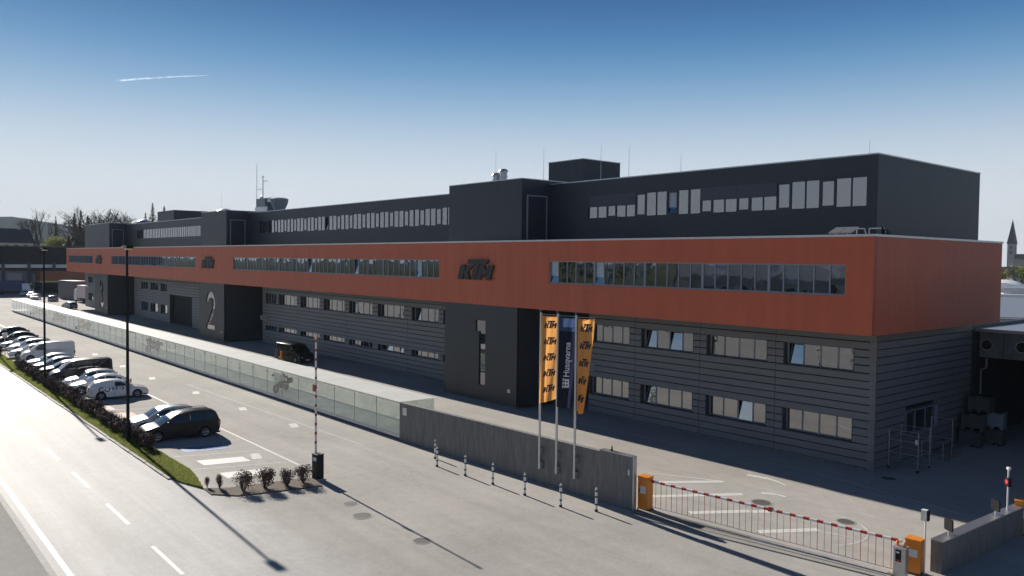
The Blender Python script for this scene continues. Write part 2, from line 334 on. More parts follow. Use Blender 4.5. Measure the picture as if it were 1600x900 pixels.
KTM_LETTERS = [[KTM[0], KTM[1]], [KTM[2]], [KTM[3]]]

# ------------------------------------------------------------------ ground, road, yard
sheet('ground', [(-6000, -6000), (6000, -6000), (6000, 6000), (-6000, 6000)], -.03, 'land')
sheet('yard', [(-330, -25.76), (90, -25.76), (90, 110), (-330, 110)], .0, 'lot')
sheet('road', [(-600, -32.55), (120, -32.55), (120, -25.66), (-600, -25.66)], .004, 'road')
sheet('pavement', [(-600, -60), (120, -60), (120, -32.75), (-600, -32.75)], .004, 'walk')
sheet('gutter', [(-600, -32.75), (120, -32.75), (120, -32.553), (-600, -32.553)], .002, 'kerb')
for k in range(-3, 36):
    x0 = -13.3-6.72*k
    sheet('lane_dash', [(x0, -29.24), (x0+3.5, -29.24), (x0+3.5, -29.10), (x0, -29.10)], .008, 'paint')
sheet('edge_line', [(-300, -32.28), (60, -32.28), (60, -32.10), (-300, -32.10)], .008, 'paint')
# parking bays
def strip(name, a, b, w, m, z=.006):
    a, b = Vector(a), Vector(b); d = (b-a).normalized(); n = Vector((-d.y, d.x))*w/2
    return sheet(name, [a-n, b-n, b+n, a+n], z, m)
strip('bay_line', (-20.1, -19.55), (-190, -18.2), .14, 'paint', .010)
for k in range(38):
    x = -23.6-3.35*k
    strip('bay_line', (x, -24.35), (x+1.45, -19.75), .11, 'paint_old')
def para(name, cx, cy, hx, hy, m):
    sheet(name, [(cx-hx-.3, cy-hy), (cx+hx-.3, cy-hy), (cx+hx+.3, cy+hy), (cx-hx+.3, cy+hy)], .008, m)
para('bay_patch', -24.4, -22.35, .62, 1.15, 'paint'); para('bay_patch', -21.2, -22.3, .62, 1.15, 'paint')
para('bay_patch', -27.9, -22.2, .62, 1.15, 'paint_blue'); para('bay_patch', -41.0, -23.3, 1.0, .9, 'paint_pink'); para('bay_patch', -44.6, -23.6, .9, .6, 'paint_pink')
for x, y in ((-58, -16.4), (-48, -15.9), (-39, -15.6), (-31.4, -15.2), (-68, -16.3), (-80, -16.1), (-25.0, -20.4)):
    strip('yard_mark', (x, y), (x+1.3, y-.35), .5, 'paint_old', .007)
strip('yard_mark', (-52, -15.2), (-23.5, -14.6), .08, 'paint_old', .007)
# yard markings beyond the gate
for a, b, w in (((-7.6, -7.5), (-5.3, -4.3), .38), ((-5.9, -9.2), (-3.4, -5.4), .38), ((-3.2, -9.7), (-1.7, -7.4), .40), ((.1, -9.5), (1.5, -7.3), .40), ((-1.6, -7.4), (-.9, -6.4), .40)):
    strip('hatch_stripe', a, b, w, 'paint')
strip('hatch_border', (-8.7, -6.0), (-5.2, -4.2), .12, 'paint', .008); strip('hatch_border', (1.7, -7.4), (3.0, -7.1), .12, 'paint_old', .008)
for pts in (((-5.3, -2.2), (-4.2, -2.0), (-3.5, -2.15), (-2.9, -2.45)), ((-3.0, -4.5), (-2.4, -4.15), (-1.85, -4.2))):
    for i, (a, b) in enumerate(zip(pts, pts[1:])): strip('turn_arrow', a, b, .30-.09*i, 'paint', .006+.002*i)
arc = [(1.0+2.3*math.cos(t), -7.2+2.3*math.sin(t)) for t in [k*.22-.6 for k in range(11)]]
for i, (a, b) in enumerate(zip(arc, arc[1:])): strip('turn_line', a, b, .10, 'paint_old', .005+.0007*(i % 3))
strip('yard_line', (-3.4, 1.05), (4.6, -.35), .10, 'paint_old')
strip('yard_line', (-34, -.55), (-3.6, 1.0), .07, 'paint_old', .005)
def manhole(x, y, r):
    t = thing('manhole_cover', {0: 'round manhole cover in the lot, the one nearest the raised barrier', 1: 'smaller manhole cover just left of the larger one in the lot', 2: 'manhole cover in the lot nearest the bottom edge', 3: 'pale ringed manhole cover behind the gate boom', 4: 'dark manhole cover in the sunny yard right of the ringed one', 5: 'manhole cover in the shade by the wire trolley'}[manhole.n], 'manhole cover', (x, y, .004), 0, 'manhole covers'); manhole.n += 1
    MB().lathe([(0, .004), (r*.78, .004), (r*.8, .0)], 28).build('lid', 'iron', t)
    MB().lathe([(r*.83, .0), (r*.84, .006), (r, .006), (r*1.01, .0)], 28).build('ring', 'kerb', t)
manhole.n = 0
for q in ((-11.64, -21.14, .48), (-13.46, -20.69, .36), (-7.5, -20.85, .40), (-2.1, -5.85, .52), (1.7, -5.4, .42), (-.4, 3.0, .45)): manhole(*q)

# verge: kerb stones, turf, grass, planting bed
kb = link('kerb', MB().box(-220, -60, -25.82, -25.66, -.02, .07).mesh('kerb', 'kerb')); tag(kb, kind='structure')
ks = MB().box(-.485, .485, -.08, .08, 0, .10).mesh('kerb_stone', 'kerb')
for k in range(38):
    x = -22.9-k*1.0; o = link('kerb_stone', ks, kb, (x, -25.76+random.uniform(-.02, .02), -.02+random.uniform(-.02, .012)), random.uniform(-.02, .02))
verge_poly = [(-220, -25.66), (-60, -25.68), (-24, -25.68), (-21.6, -25.58), (-19.75, -25.05), (-21.9, -24.62), (-23.4, -24.42), (-60, -24.42), (-220, -24.42)]
me = MB().prism(verge_poly, -.02, .06, 'Z').mesh('grass_verge', 'turf'); tag(link('grass_verge', me), kind='structure')
gv = []; gf = []
def inside(x, y, poly):
    r = False
    for (x0, y0), (x1, y1) in zip(poly, poly[1:]+poly[:1]):
        if (y0 > y) != (y1 > y) and x < (x1-x0)*(y-y0)/(y1-y0)+x0: r = not r
    return r
n_b = 0
while n_b < 42000:
    x = -19.6-abs(random.random()**1.6)*85; y = random.uniform(-25.7, -24.4)
    if not inside(x, y, verge_poly): continue
    h = random.uniform(.05, .12)*(1+.3*(x < -50)); a = random.uniform(0, 2*PI); w = .012*(1+(-x-20)/30); dx, dyy = math.cos(a)*w, math.sin(a)*w; k = len(gv)
    gv += [(x-dx, y-dyy, .05), (x+dx, y+dyy, .05), (x+random.uniform(-.05, .05), y+random.uniform(-.05, .05), .06+h)]; gf.append((k, k+1, k+2)); n_b += 1
me = bpy.data.meshes.new('grass'); me.from_pydata(gv, [], gf); me.materials.append(M['grass']); tag(link('grass', me), 'short green grass growing on the verge beside the road', 'grass', kind='stuff')
bed_poly = [(-19.75, -25.05), (-18.6, -25.1), (-17.6, -24.2), (-16.9, -21.2), (-16.75, -20.4), (-18.3, -20.15), (-18.55, -20.6), (-19.1, -24.0)]
me = MB().prism(bed_poly, -.02, .05, 'Z').mesh('planting_bed', 'soil'); tag(link('planting_bed', me), kind='structure')

# ------------------------------------------------------------------ office building
B = thing('office_building', 'long red and anthracite factory office block with grey siding below', 'building', (-88, 3, 0))
B.location = (0, 0, 0)
YL, ZB, ZT = 3.5, 7.5, 12.32
def wall_strip(name, m, x0, x1, z0, z1, y0, y1, holes):
    """a wall with rectangular holes (x0,x1,z0,z1) as boxes butted end to end"""
    b = MB(); xs = x0
    for hx0, hx1, hz0, hz1 in sorted(holes):
        if hx0 > xs: b.box(xs, hx0, y0, y1, z0, z1)
        b.box(hx0, hx1, y0, y1, z0, hz0); b.box(hx0, hx1, y0, y1, hz1, z1); xs = hx1
    if xs < x1: b.box(xs, x1, y0, y1, z0, z1)
    return b.build(name, m, B)
STR = [(-23.0, -1.4), (-81.4, -36.4), (-139.4, -95.2), (-174.2, -153.1)]
Z0, Z1 = 9.38, 10.94
J = [0, -35.58, -93.7, -151.7, -176.2]
for a, b in zip(J, J[1:]):
    wall_strip('red_wall', 'red', b+.012, a-.012, ZB, ZT, 0, .28, [(s0, s1, Z0, Z1) for s0, s1 in STR if b < s0 and s1 < a])
MB().box(-.28, -.003, .28, 16.4, ZB, ZT).build('red_wall', 'red_end', B)
MB().box(-176.19, -175.9, .28, 16.4, ZB, ZT).build('red_wall', 'red_end', B)
MB().box(-175.9, -.28, .28, 16.4, ZB+.003, ZB+.2).build('soffit', 'reveal', B)
MB().box(-175.9, -.28, .285, 16.4, ZT-.25, ZT-.05).build('roof', 'roof', B)
MB().box(-176.24, .05, -.05, .33, ZT, ZT+.11).box(-.33, .05, .33, 16.45, ZT, ZT+.11).box(-176.24, -.33, 16.2, 16.45, ZT, ZT+.11).build('parapet_cap', 'cap', B)
MB().box(-175.9, -1.96, 16.2, 16.4, 0, ZB).box(-175.9, -.28, 16.2, 16.4, ZB+.21, ZT-.26).build('rear_wall', 'plank', B)
for s0, s1 in STR:                                        # rooms behind the ribbon windows
    MB().box(s0-.5, s1+.5, 3.0, 3.2, ZB+.21, ZT-.27).box(s0-.5, s1+.5, .29, 3.0, ZB+.9, ZB+1.1).build('room_wall', 'interior', B)
def ribbon(x0, x1, z0, z1, y, n, fm, gm, single=True, tilts=(), blinds=(), sash=0, cover=()):
    fb = MB(); t = .06
    fb.box(x0, x1, y, y+.10, z0, z0+t*1.6).box(x0, x1, y, y+.10, z1-t, z1).box(x0, x0+t, y, y+.10, z0+t*1.6, z1-t).box(x1-t, x1, y, y+.10, z0+t*1.6, z1-t)
    w = fb.build('ribbon_window', fm, B); p = (x1-x0)/n; pm = MB(); mm = MB()
    for i in range(n):
        a, b = x0+i*p, x0+(i+1)*p; za, zb = z0+t*1.6, z1-t; th = .032 if i % 5 else .07
        if single and i: ubox('mullion', fm, w, a-th, a+th, y+.005, y+.09, za, zb)
        elif i: mm.box(a-th, a+th, y+.005, y+.09, za, zb)
        if i in cover:
            ubox('blind_box', 'blindbox', w, a+.003, b-.003, y-.03, y+.004, z0+(z1-z0)*.52, z1-.005)
        if sash and i % sash == sash-1:
            q = .06; ubox('sash', fm, w, a+.045, a+.045+q, y+.012, y+.08, za, zb) if single else None
            ubox('sash', fm, w, b-.045-q, b-.045, y+.012, y+.08, za, zb) if single else None
            if single: ubox('sash', fm, w, a+.045+q, b-.045-q, y+.012, y+.08, za, za+.10); ubox('sash', fm, w, a+.045+q, b-.045-q, y+.012, y+.08, zb-.10, zb)
        if single:
            o = link('pane', unit(gm), w, (a+.04, y+.05, za), None, (b-a-.08, .012, zb-za))
            if i in tilts: o.rotation_euler = (-R(11), 0, 0)
            else: o.rotation_euler = (random.uniform(-.004, .004), 0, random.uniform(-.004, .004))
        else: pm.box(a+.04, b-.04, y+.05, y+.062, za, zb)
        if i in blinds: ubox('blind', 'blind', w, a+.06, b-.06, y+.14, y+.16, za+random.choice((0, 0, .4)), zb)
    if not single: tag(pm.build('panes', gm, w), kind='stuff'); tag(mm.build('mullions', fm, w), kind='stuff')
    return w
rb = random.Random(3)
ribbon(-23.0, -1.4, Z0, Z1, .07, 25, 'frame', 'glass', tilts=(0, 5), blinds=[i for i in range(25) if rb.random() < .3])
ribbon(-81.4, -36.4, Z0, Z1, .07, 50, 'frame', 'glass', tilts=(23, 34, 46), blinds=[i for i in range(50) if rb.random() < .45])
ribbon(-139.4, -95.2, Z0, Z1, .07, 50, 'frame', 'glass', False, blinds=[i for i in range(50) if rb.random() < .4])
ribbon(-174.2, -153.1, Z0, Z1, .07, 24, 'frame', 'glass', False)
# raised lettering on the red wall
for x in (-33.55, -92.4, -150.5):
    w = 4.65; lg = MB().box(x+.1, x+w-.1, -.03, -.004, 9.55, 9.58).build('logo_rail', 'black', B)
    for L in KTM_LETTERS:
        b = MB()
        for p in L: b.prism([(x+u*w, 9.42+v*w*.585) for u, v in p], -.16, -.032)
        b.build('letter', 'blackp', lg)
# upper storey and stair towers
YU, UT = 3.2, 16.68
def upper(x0, x1, win, n, **kw):
    wall_strip('upper_wall', 'dark', x0, x1, ZT-.05, UT, YU, YU+.25, [win+(13.95, 15.62)])
    MB().box(win[0]-.3, win[1]+.3, YU+1.6, YU+1.8, 13, 16.5).build('room_wall', 'interior', B)
    ru = random.Random(n); ribbon(win[0], win[1], 13.95, 15.62, YU+.05, n, 'frame_dk', 'glass_up', sash=3, blinds=[i for i in range(n) if ru.random() < .35], tilts=(n//2-3,), **kw)
    MB().box(x0, x1, YU+.25, 16.6, UT-.3, UT-.1).build('roof', 'roof', B)
    MB().box(x0, x1, YU-.03, YU+.3, UT, UT+.07).build('parapet_cap', 'cap', B)
upper(-26.4, -1.72, (-22.43, -2.0), 23, cover=(0, 1, 2, 3, 4, 11, 12, 13, 14, 15, 16))
upper(-84.5, -35.52, (-80.95, -39.0), 47)
upper(-142.2, -93.72, (-135, -102.5), 37, single=False)
MB().box(-1.72, -1.45, YU+.001, 16.6, ZT-.05, UT).build('upper_wall', corrugated('anthracite_end', (.034, .040, .052), .25, 'Y', .12, .5, .06), B)
MB().box(-1.75, -1.42, YU-.03, 16.65, UT+.001, UT+.071).build('parapet_cap', 'cap', B)
MB().box(-84.5, -1.72, 16.35, 16.6, ZT, UT-.31).build('upper_wall', 'dark', B)
for x0, x1 in ((-35.52, -26.4), (-93.72, -84.5), (-161.0, -142.2)):
    MB().box(x0, x1, .34, 16.0, ZT-.04, 16.95).build('tower_head', 'dark', B)
    MB().box(x0-.02, x1+.03, .31, .6, 16.95, 17.01).box(x1-.2, x1+.03, .6, 16, 16.95, 17.01).box(x0-.02, x0+.2, .6, 16, 16.95, 17.01).build('parapet_cap', 'cap', B)
    d = MB().box(x1+.002, x1+.05, .9, 2.7, 12.5, 15.7).build('roof_door', 'dark_smooth', B)
    MB().box(x1+.002, x1+.09, .8, .9, 12.5, 15.8).box(x1+.002, x1+.09, 2.7, 2.8, 12.5, 15.8).box(x1+.002, x1+.09, .9, 2.7, 15.7, 15.8).build('door_frame', 'frame', d)
MB().box(-29.7, -25.8, 6.0, 10.2, UT-.1, 18.82).build('plant_room', 'dark', B)
MB().box(-29.74, -25.76, 5.96, 10.24, 18.82, 18.88).build('parapet_cap', 'cap', B)
MB().box(-139.5, -130, 8, 14, UT-.1, 19.2).build('plant_room', 'dark', B)
for x, y in ((-97.5, 5.0), (-35.8, 8.5), (-144.5, 7)):
    MB().lathe([(1.5, 0), (1.45, .25), (1.1, .62), (.55, .86), (0, .95)], 18, (x, y, 17.0)).build('skylight_dome', 'cap', B, True)
# lower storeys: towers with number-shaped windows
def arcp(cx, cy, rx_, ry_, a0, a1, n): return [(cx+rx_*math.cos(R(a0+(a1-a0)*k/n)), cy+ry_*math.sin(R(a0+(a1-a0)*k/n))) for k in range(n+1)]
D1 = [(.45, 0), (1.25, 0), (1.25, 5), (0, 5), (0, 4.15), (.45, 4.15)]
D2c = arcp(1.62, 3.45, 1.25, 1.2, 175, 0, 12)+[(2.75, 2.95), (2.3, 2.2), (1.5, 1.35), (.95, .75)]
D2 = stroke(D2c, .86); D2 = D2[:len(D2c)-1]+[(.72, .62), (3.2, .62), (3.2, 0), (.05, 0), (.05, .35)]+D2[len(D2c)+1:]
D3 = stroke(arcp(1.25, 3.72, 1.0, .95, 165, -75, 12)+arcp(1.25, 1.5, 1.15, 1.15, 70, -165, 14), .84)
for (x0, x1), dg, dx, wd in (((-35.52, -26.4), D1, -31.4, 1.25), ((-93.7, -84.5), D2, -91.1, 3.2), ((-151.7, -142.2), D3, -148.0, 2.4)):
    me = curve_mesh([[(x0, .12), (x1, .12), (x1, ZB-.003), (x0, ZB-.003)], [(dx+p[0], 1.28+p[1]) for p in dg]], .045, 'tower_wall', 'dark_smooth')
    tw = link('tower_wall', me, B, (0, .065, 0))
    MB().box(dx-.4, dx+wd+.4, .050, .062, 1.0, 6.6).build('number_glass', 'glass_no', tw)
    MB().box(dx-.5, dx+wd+.5, .4, .45, .9, 6.7).build('number_backing', 'gap', tw)
    [MB().box(q, q+.25, .185, YL+2.6, .12, ZB-.004).build('tower_side', 'dark_smooth', B) for q in (x1-.25, x0)]
    MB().box(x0+.02, x1-.02, .05, .5, 0, .118).build('plinth', 'concrete', B)
    MB().box(x1-1.0, x1-.72, -.03, .017, 1.1, 1.36).build('call_box', 'sign_text', B)
    # entrance recess beside the tower
    er = MB().box(x1, x1+4.0, YL+2.3, YL+2.5, 0, ZB-.004).build('entrance_wall', 'dark_smooth', B)
    MB().box(x1+.3, x1+3.7, YL+1.2, YL+2.29, 2.75, 3.35).build('entrance_lintel', 'concrete_lt', er)
    for k in range(3): MB().box(x1+.5+1.05*k, x1+1.5+1.05*k, YL+2.26, YL+2.295, .05, 2.7).build('glass_door', 'glass_lo', er)
    MB().box(x1+.42, x1+.5, YL+2.22, YL+2.298, 0, 2.74).box(x1+3.55, x1+3.63, YL+2.22, YL+2.298, 0, 2.74).build('door_frame', 'frame', er)
    for k in range(3): MB().box(x1+.5+1.05*k, x1+1.5+1.05*k, YL+2.26, YL+2.295, 3.8, 6.8).build('stair_window', 'glass_lo', er)
# siding
PROF = [(0, 0), (-.035, .03), (-.05, .40), (-.02, .415), (0, .42)]     # y, z of one board, 0.42 high
pl_me = MB().prism([(p[0], p[1]) for p in [(-.065, .028), (-.020, .385), (.06, .385), (.06, .028)]], 0, 1, 'X').mesh('plank', 'plank')
def segs(x0, x1, cuts):
    out = []; x = x0
    for a, b in sorted(cuts):
        if a > x: out.append((x, min(a, x1)))
        x = max(x, b)
    if x < x1: out.append((x, x1))
    return out
def facade(x0, x1, wins, joints, single, doors=(), y=YL):
    """horizontal boards between vertical joints, cut round the windows"""
    w = MB().box(x0, x1, y+.55, y+.75, 0, ZB-.01).build('lower_wall', 'gap', B)
    MB().box(x0, x1, y-.02, y+.54, 0, .145).build('plinth', 'concrete', w)
    MB().box(x0, x1, y-.03, y+.54, 7.295, ZB-.005).build('flashing', 'plank', w)
    mb = MB(); ho = [q for q in wins]+[(a, b, 0, c) for a, b, c in doors]
    for k in range(17):
        za, zb = .15+.42*k, .57+.42*k
        zs = sorted({za, zb, *[z for q in ho for z in q[2:] if za < z < zb]})
        for a, b in zip(zs, zs[1:]):
            if b-a < .03: continue
            cuts = [(q[0]-.06, q[1]+.06) for q in ho if q[2] < b-.01 and q[3] > a+.01]+[(j-.015, j+.015) for j in joints]
            for s0, s1 in segs(x0, x1, cuts):
                if s1-s0 < .05: continue
                if single: link('plank', pl_me, w, (s0, y, a), None, (s1-s0, 1, (b-a)/.42))
                else:
                    f = (b-a)/.42; mb.prism([(y-.065, a+.028*f), (y-.02, a+.385*f), (y+.06, a+.385*f), (y+.06, a+.028*f)], s0, s1, 'X')
    if not single: tag(mb.build('planks', 'plank', w), kind='stuff')
    return w
def window4(x0, x1, z0, z1, tilts=(), single=True, n=4, y=YL, dark=()):
    b = MB(); D = .42
    b.box(x0-.055, x1+.055, y-.03, y+D, z1, z1+.05).box(x0-.055, x1+.055, y-.05, y+D, z0-.05, z0).box(x0-.055, x0, y-.03, y+D, z0, z1).box(x1, x1+.055, y-.03, y+D, z0, z1)
    w = b.build('window', 'reveal', B); p = (x1-x0)/n
    fr = MB().box(x0+.003, x1-.003, y+D-.12, y+D-.05, z0+.003, z0+.06).box(x0+.003, x1-.003, y+D-.12, y+D-.05, z1-.06, z1-.003)
    for i in range(n+1):
        xx = min(max(x0+i*p, x0+.045), x1-.045); fr.box(xx-.042, xx+.042, y+D-.12, y+D-.05, z0+.06, z1-.06)
    fr.build('frame', 'frame', w)
    for i in range(n):
        o = link('pane', unit('glass_lo'), w, (x0+i*p+.045, y+D-.09, z0+.06), None, (p-.09, .012, z1-z0-.12))
        if i in tilts: o.rotation_euler = (-R(10), 0, 0)
        else: o.rotation_euler = (random.uniform(-.006, .006), 0, random.uniform(-.006, .006))
    return w
U = (5.19, 6.45); Lw = (1.41, 2.67); Ls = (1.83, 2.40)
w1 = [(-22.3, -18.55), (-17.45, -13.2), (-12.1, -7.9), (-6.75, -2.65)]
facade(-22.4, -1.55, [(a, b)+z for a, b in w1 for z in (U, Lw)], [-18.0, -12.65, -7.3], True)
tu = {0: (), 1: (0, 2), 2: (), 3: (0,)}; tlw = {0: (), 1: (0,), 2: (2,), 3: ()}
for i, (a, b) in enumerate(w1): window4(a, b, *U, tilts=tu[i]); window4(a, b, *Lw, tilts=tlw[i])
w2 = [(-45.75, -41.4), (-51.95, -47.2), (-57.85, -53.1), (-63.65, -58.95), (-69.5, -64.75), (-75.5, -70.65), (-79.4, -76.3), (-40.6, -36.5)]
facade(-80.5, -35.55, [(a, b)+z for a, b in w2 for z in (U, Ls)], [-46.5, -58.4, -70.1], False)
for i, (a, b) in enumerate(w2): window4(a, b, *U, tilts=(0,) if i == 0 else ()); window4(a, b, *Ls, tilts=(1, 3) if i == 1 else ())
w3 = [(-122.4, -118.9), (-128.0, -123.9), (-133.5, -129.5), (-103.6, -101.6), (-97.5, -95)]
facade(-138.0, -93.72, [(a, b)+z for a, b in w3 for z in (U, (1.41, 2.9))], [-105.5, -118.5], False, [(-117.7, -107.0, 4.75)])
for a, b in w3: window4(a, b, *U, n=3); window4(a, b, 1.41, 2.9, n=3)
gd = MB().box(-117.7, -107.0, YL+.8, YL+.95, 0, 4.75).build('garage_door', 'black', B)
MB().box(-117.76, -117.6, YL-.03, YL+.8, 0, 4.8).box(-107.1, -106.95, YL-.03, YL+.8, 0, 4.8).box(-117.6, -107.1, YL-.03, YL+.8, 4.75, 4.85).build('door_frame', 'frame_dk', gd)
w4 = [(-172.5, -168.5), (-166, -160), (-158.4, -154.2)]
facade(-175.6, -151.72, [(a, b)+z for a, b in w4 for z in (U, (1.41, 2.9))], [-163], False)
for a, b in w4: window4(a, b, *U, n=3); window4(a, b, 1.41, 2.9, n=3)
# gable end below the red box
MB().box(-1.95, -1.75, YL+.76, 16.2, 0, ZB-.01).build('lower_wall', 'gap', B)
ew = (7.3, 11.3, 1.5, 2.75)
el = MB().box(-1.74, -1.42, YL-.03, YL+.10, 0, ZB-.01).build('corner_trim', 'plank', B)
em = MB()
for k in range(17):
    za, zb = .15+.42*k, .57+.42*k
    for s0, s1 in segs(YL+.1, 16.2, [(ew[0]-.06, ew[1]+.06)] if zb > ew[2]+.05 and za < ew[3]-.05 else []):
        em.add([(-1.74, s0, za+.01), (-1.46, s0, za+.028), (-1.505, s0, zb-.03), (-1.74, s0, zb-.01), (-1.74, s1, za+.01), (-1.46, s1, za+.028), (-1.505, s1, zb-.03), (-1.74, s1, zb-.01)],
               [(0, 1, 2, 3), (7, 6, 5, 4), (1, 5, 6, 2), (0, 4, 5, 1), (3, 2, 6, 7), (0, 3, 7, 4)])
tag(em.build('planks', 'plank', B), kind='stuff')
MB().box(-1.74, -1.44, YL+.1, 16.2, 0, .14).build('plinth', 'concrete', B)
gw = MB().box(-1.74, -1.44, ew[0]-.05, ew[0], ew[2], ew[3]).box(-1.74, -1.44, ew[1], ew[1]+.05, ew[2], ew[3]).box(-1.74, -1.44, ew[0]-.05, ew[1]+.05, ew[3], ew[3]+.05).box(-1.74, -1.44, ew[0]-.05, ew[1]+.05, ew[2]-.05, ew[2]).build('window', 'frame', B)
for k in range(3): MB().box(-1.6, -1.588, ew[0]+1.34*k+.04, ew[0]+1.34*k+1.28, ew[2]+.04, ew[3]-.04).build('pane', 'glass_lo', gw)
for k in (1, 2): MB().box(-1.65, -1.55, ew[0]+1.34*k-.03, ew[0]+1.34*k+.03, ew[2], ew[3]).build('mullion', 'frame', gw)
# things standing on the roof
def chimney(x, y, h, label):
    t = thing('metal_chimney', label, 'chimney', (x, y, UT-.1), 0, 'roof flues')
    MB().tube((0, 0, 0), (0, 0, h), .33, n=14).build('flue', 'steel', t, True); MB().lathe([(.38, h-.45), (.38, h-.3), (.33, h-.3)], 14).build('collar', 'steel', t)
    MB().lathe([(.36, h), (.42, h+.1), (.36, h+.22), (.2, h+.3), (0, h+.3)], 14).build('cowl', 'alu', t, True)
chimney(-38.9, 8, 2.0, 'left of the two steel flues on the roof'); chimney(-38.0, 8.1, 2.3, 'right and taller of the two steel flues on the roof')
rods = [(-36.5, 6, 20.6, 'above the left edge of the stair tower'), (-30.3, 6, 20.3, 'left of the dark plant room'), (-21.1, 6, 19.5, 'second one right of the dark plant room'), (-23.9, 6, 19.9, 'just in front of the dark plant room'), (-16.4, 6, 18.4, 'over the middle of the upper windows'), (-3.3, 6, 18.0, 'by the right corner of the roof'), (-101.6, 6, 21.3, 'left of the antenna unit'), (-83, 6, 19.6, 'right of the antenna unit')]
for x, y, z, w in rods:
    t = thing('lightning_rod', 'thin lightning rod on the roof '+w, 'lightning rod', (x, y, UT-.15), 0, 'lightning rods')
    MB().tube((0, 0, 0), (0, 0, z-UT), .02, .009, 6).build('rod', 'steel', t); MB().lathe([(.22, 0), (.22, .12), (.05, .16)], 10).build('foot', 'concrete_lt', t)
t = thing('air_conditioning_unit', 'grey roof cooling unit with funnel duct beside the aerial mast', 'cooling unit', (-90.5, 9, UT-.1))
MB().box(-3.4, .8, -1, 1.4, .1, 1.5).build('base', 'steel', t); MB().box(-3.3, -.2, -.9, 1.3, 1.5, 2.7).build('casing', 'frame', t)
MB().lathe([(.6, .1), (.7, .9), (1.15, 1.9), (1.25, 2.5), (.9, 2.65), (0, 2.65)], 16, (2.1, .2, 0)).build('funnel', 'frame', t, True)
MB().box(-.9, 1.2, -.7, 1.0, 2.1, 2.72).build('duct', 'steel', t)
t = thing('aerial_mast', 'thin aerial mast with cross arms on the far roof', 'aerial', (-93.5, 9, UT-.1))
MB().tube((0, 0, 0), (0, 0, 6.1), .09, .05, 8).build('mast', 'frame', t)
for z, l, a in ((4.2, 2.2, 3.2), (5.1, .9, 2.8), (5.3, 1.0, .3), (5.9, .3, .3), (5.9, .3, 3.4)): MB().tube((0, 0, z), (l*math.cos(a), l*math.sin(a), z), .04, n=6).build('arm', 'frame', t)
MB().tube((-2.2, 0, 0), (-2.2, 0, 8.0), .05, .03, 6).build('whip', 'steel', t); MB().lathe([(0, 0), (.3, .05), (.5, .25)], 12, (-.6, -.2, 2.8), 'Y').build('dish', 'white', t)
t = thing('roof_floodlight_rack', 'rack of tilted floodlights on the red parapet near the corner', 'floodlights', (-1.5, 1.5, ZT-.06))
for k in range(2):
    x = -1.25+.62*k; MB().add([(x-.3, -.25, .32), (x+.28, -.25, .32), (x+.45, .25, .62), (x-.13, .25, .62), (x-.3, -.22, .26), (x+.28, -.22, .26), (x+.45, .28, .56), (x-.13, .28, .56)], [(0, 1, 2, 3), (7, 6, 5, 4), (0, 4, 5, 1), (1, 5, 6, 2), (2, 6, 7, 3), (3, 7, 4, 0)]).build('floodlight', 'steel', t)
    MB().tube((x, 0, 0), (x, 0, .4), .03).build('post', 'steel', t)
for x0, x1 in ((-.15, .25), (.5, 1.25)): MB().path([(x0, 0, 0), (x0, 0, .5), (x1, 0, .5), (x1+.15, 0, .05)], .035).build('hoop', 'alu', t)
for k in range(3): MB().box(1.15+.12*k, 1.2+.12*k, -.1, .3, .1, .55-.1*k).build('bracket', 'black', t)

# ------------------------------------------------------------------ glass showcase with motorcycles
t = G_ = thing('glass_showcase', 'long low glass showcase with pale roof running along the yard', 'showcase', (-22.9, -12.2, 0))
CX0, CX1 = -140.0, 0.0; ZR = 2.32
MB().box(CX0, CX1, .0, 2.55, .14, .30).build('floor_slab', 'slabc', t)
MB().box(CX0, CX1, .5, 2.5, -.02, .135).build('foundation', 'concrete', t)
MB().box(CX0, CX1, .0, .07, .302, .325).box(CX0, CX1, 2.45, 2.56, .302, .325).box(CX0, CX1, .0, .05, ZR-.06, ZR-.025).build('edge_rail', 'steel', t)
NP = 50; pw = (CX1-CX0)/NP
gp = MB().box(.008, pw-.008, 0, .016, 0, ZR-.385).mesh('glass_panel', 'case_glass'); rp_ = MB().box(.008, pw-.008, 0, 2.64, 0, .02).mesh('roof_panel', 'roof_glass')
bp_ = MB().box(.008, pw-.008, 0, .016, 0, ZR-.33).mesh('back_panel', 'dusty')
M['edge'] = mat('glass_edge', (.28, .38, .33), .4); pj = MB().box(-.008, .008, 0, .03, 0, ZR-.385).mesh('panel_joint', 'edge')
clamp = MB().box(-.05, .05, -.02, .05, -.03, .03).mesh('clamp', 'steel')
for k in range(NP):
    x = CX0+k*pw
    g1 = link('glass_panel', gp, t, (x, .02, .327)); link('roof_panel', rp_, t, (x, -.02, ZR))
    link('back_panel', bp_, t, (x, 2.5, .327))
    if k: link('panel_joint', pj, t, (x, .012, .327))
    if k > NP-24:
        link('clamp', clamp, g1, (0, -.02, .9)); link('clamp', clamp, g1, (0, -.02, 1.72))
MB().box(-.03, -.01, .04, 2.39, .327, ZR-.03).build('end_panel', 'case_glass', t)

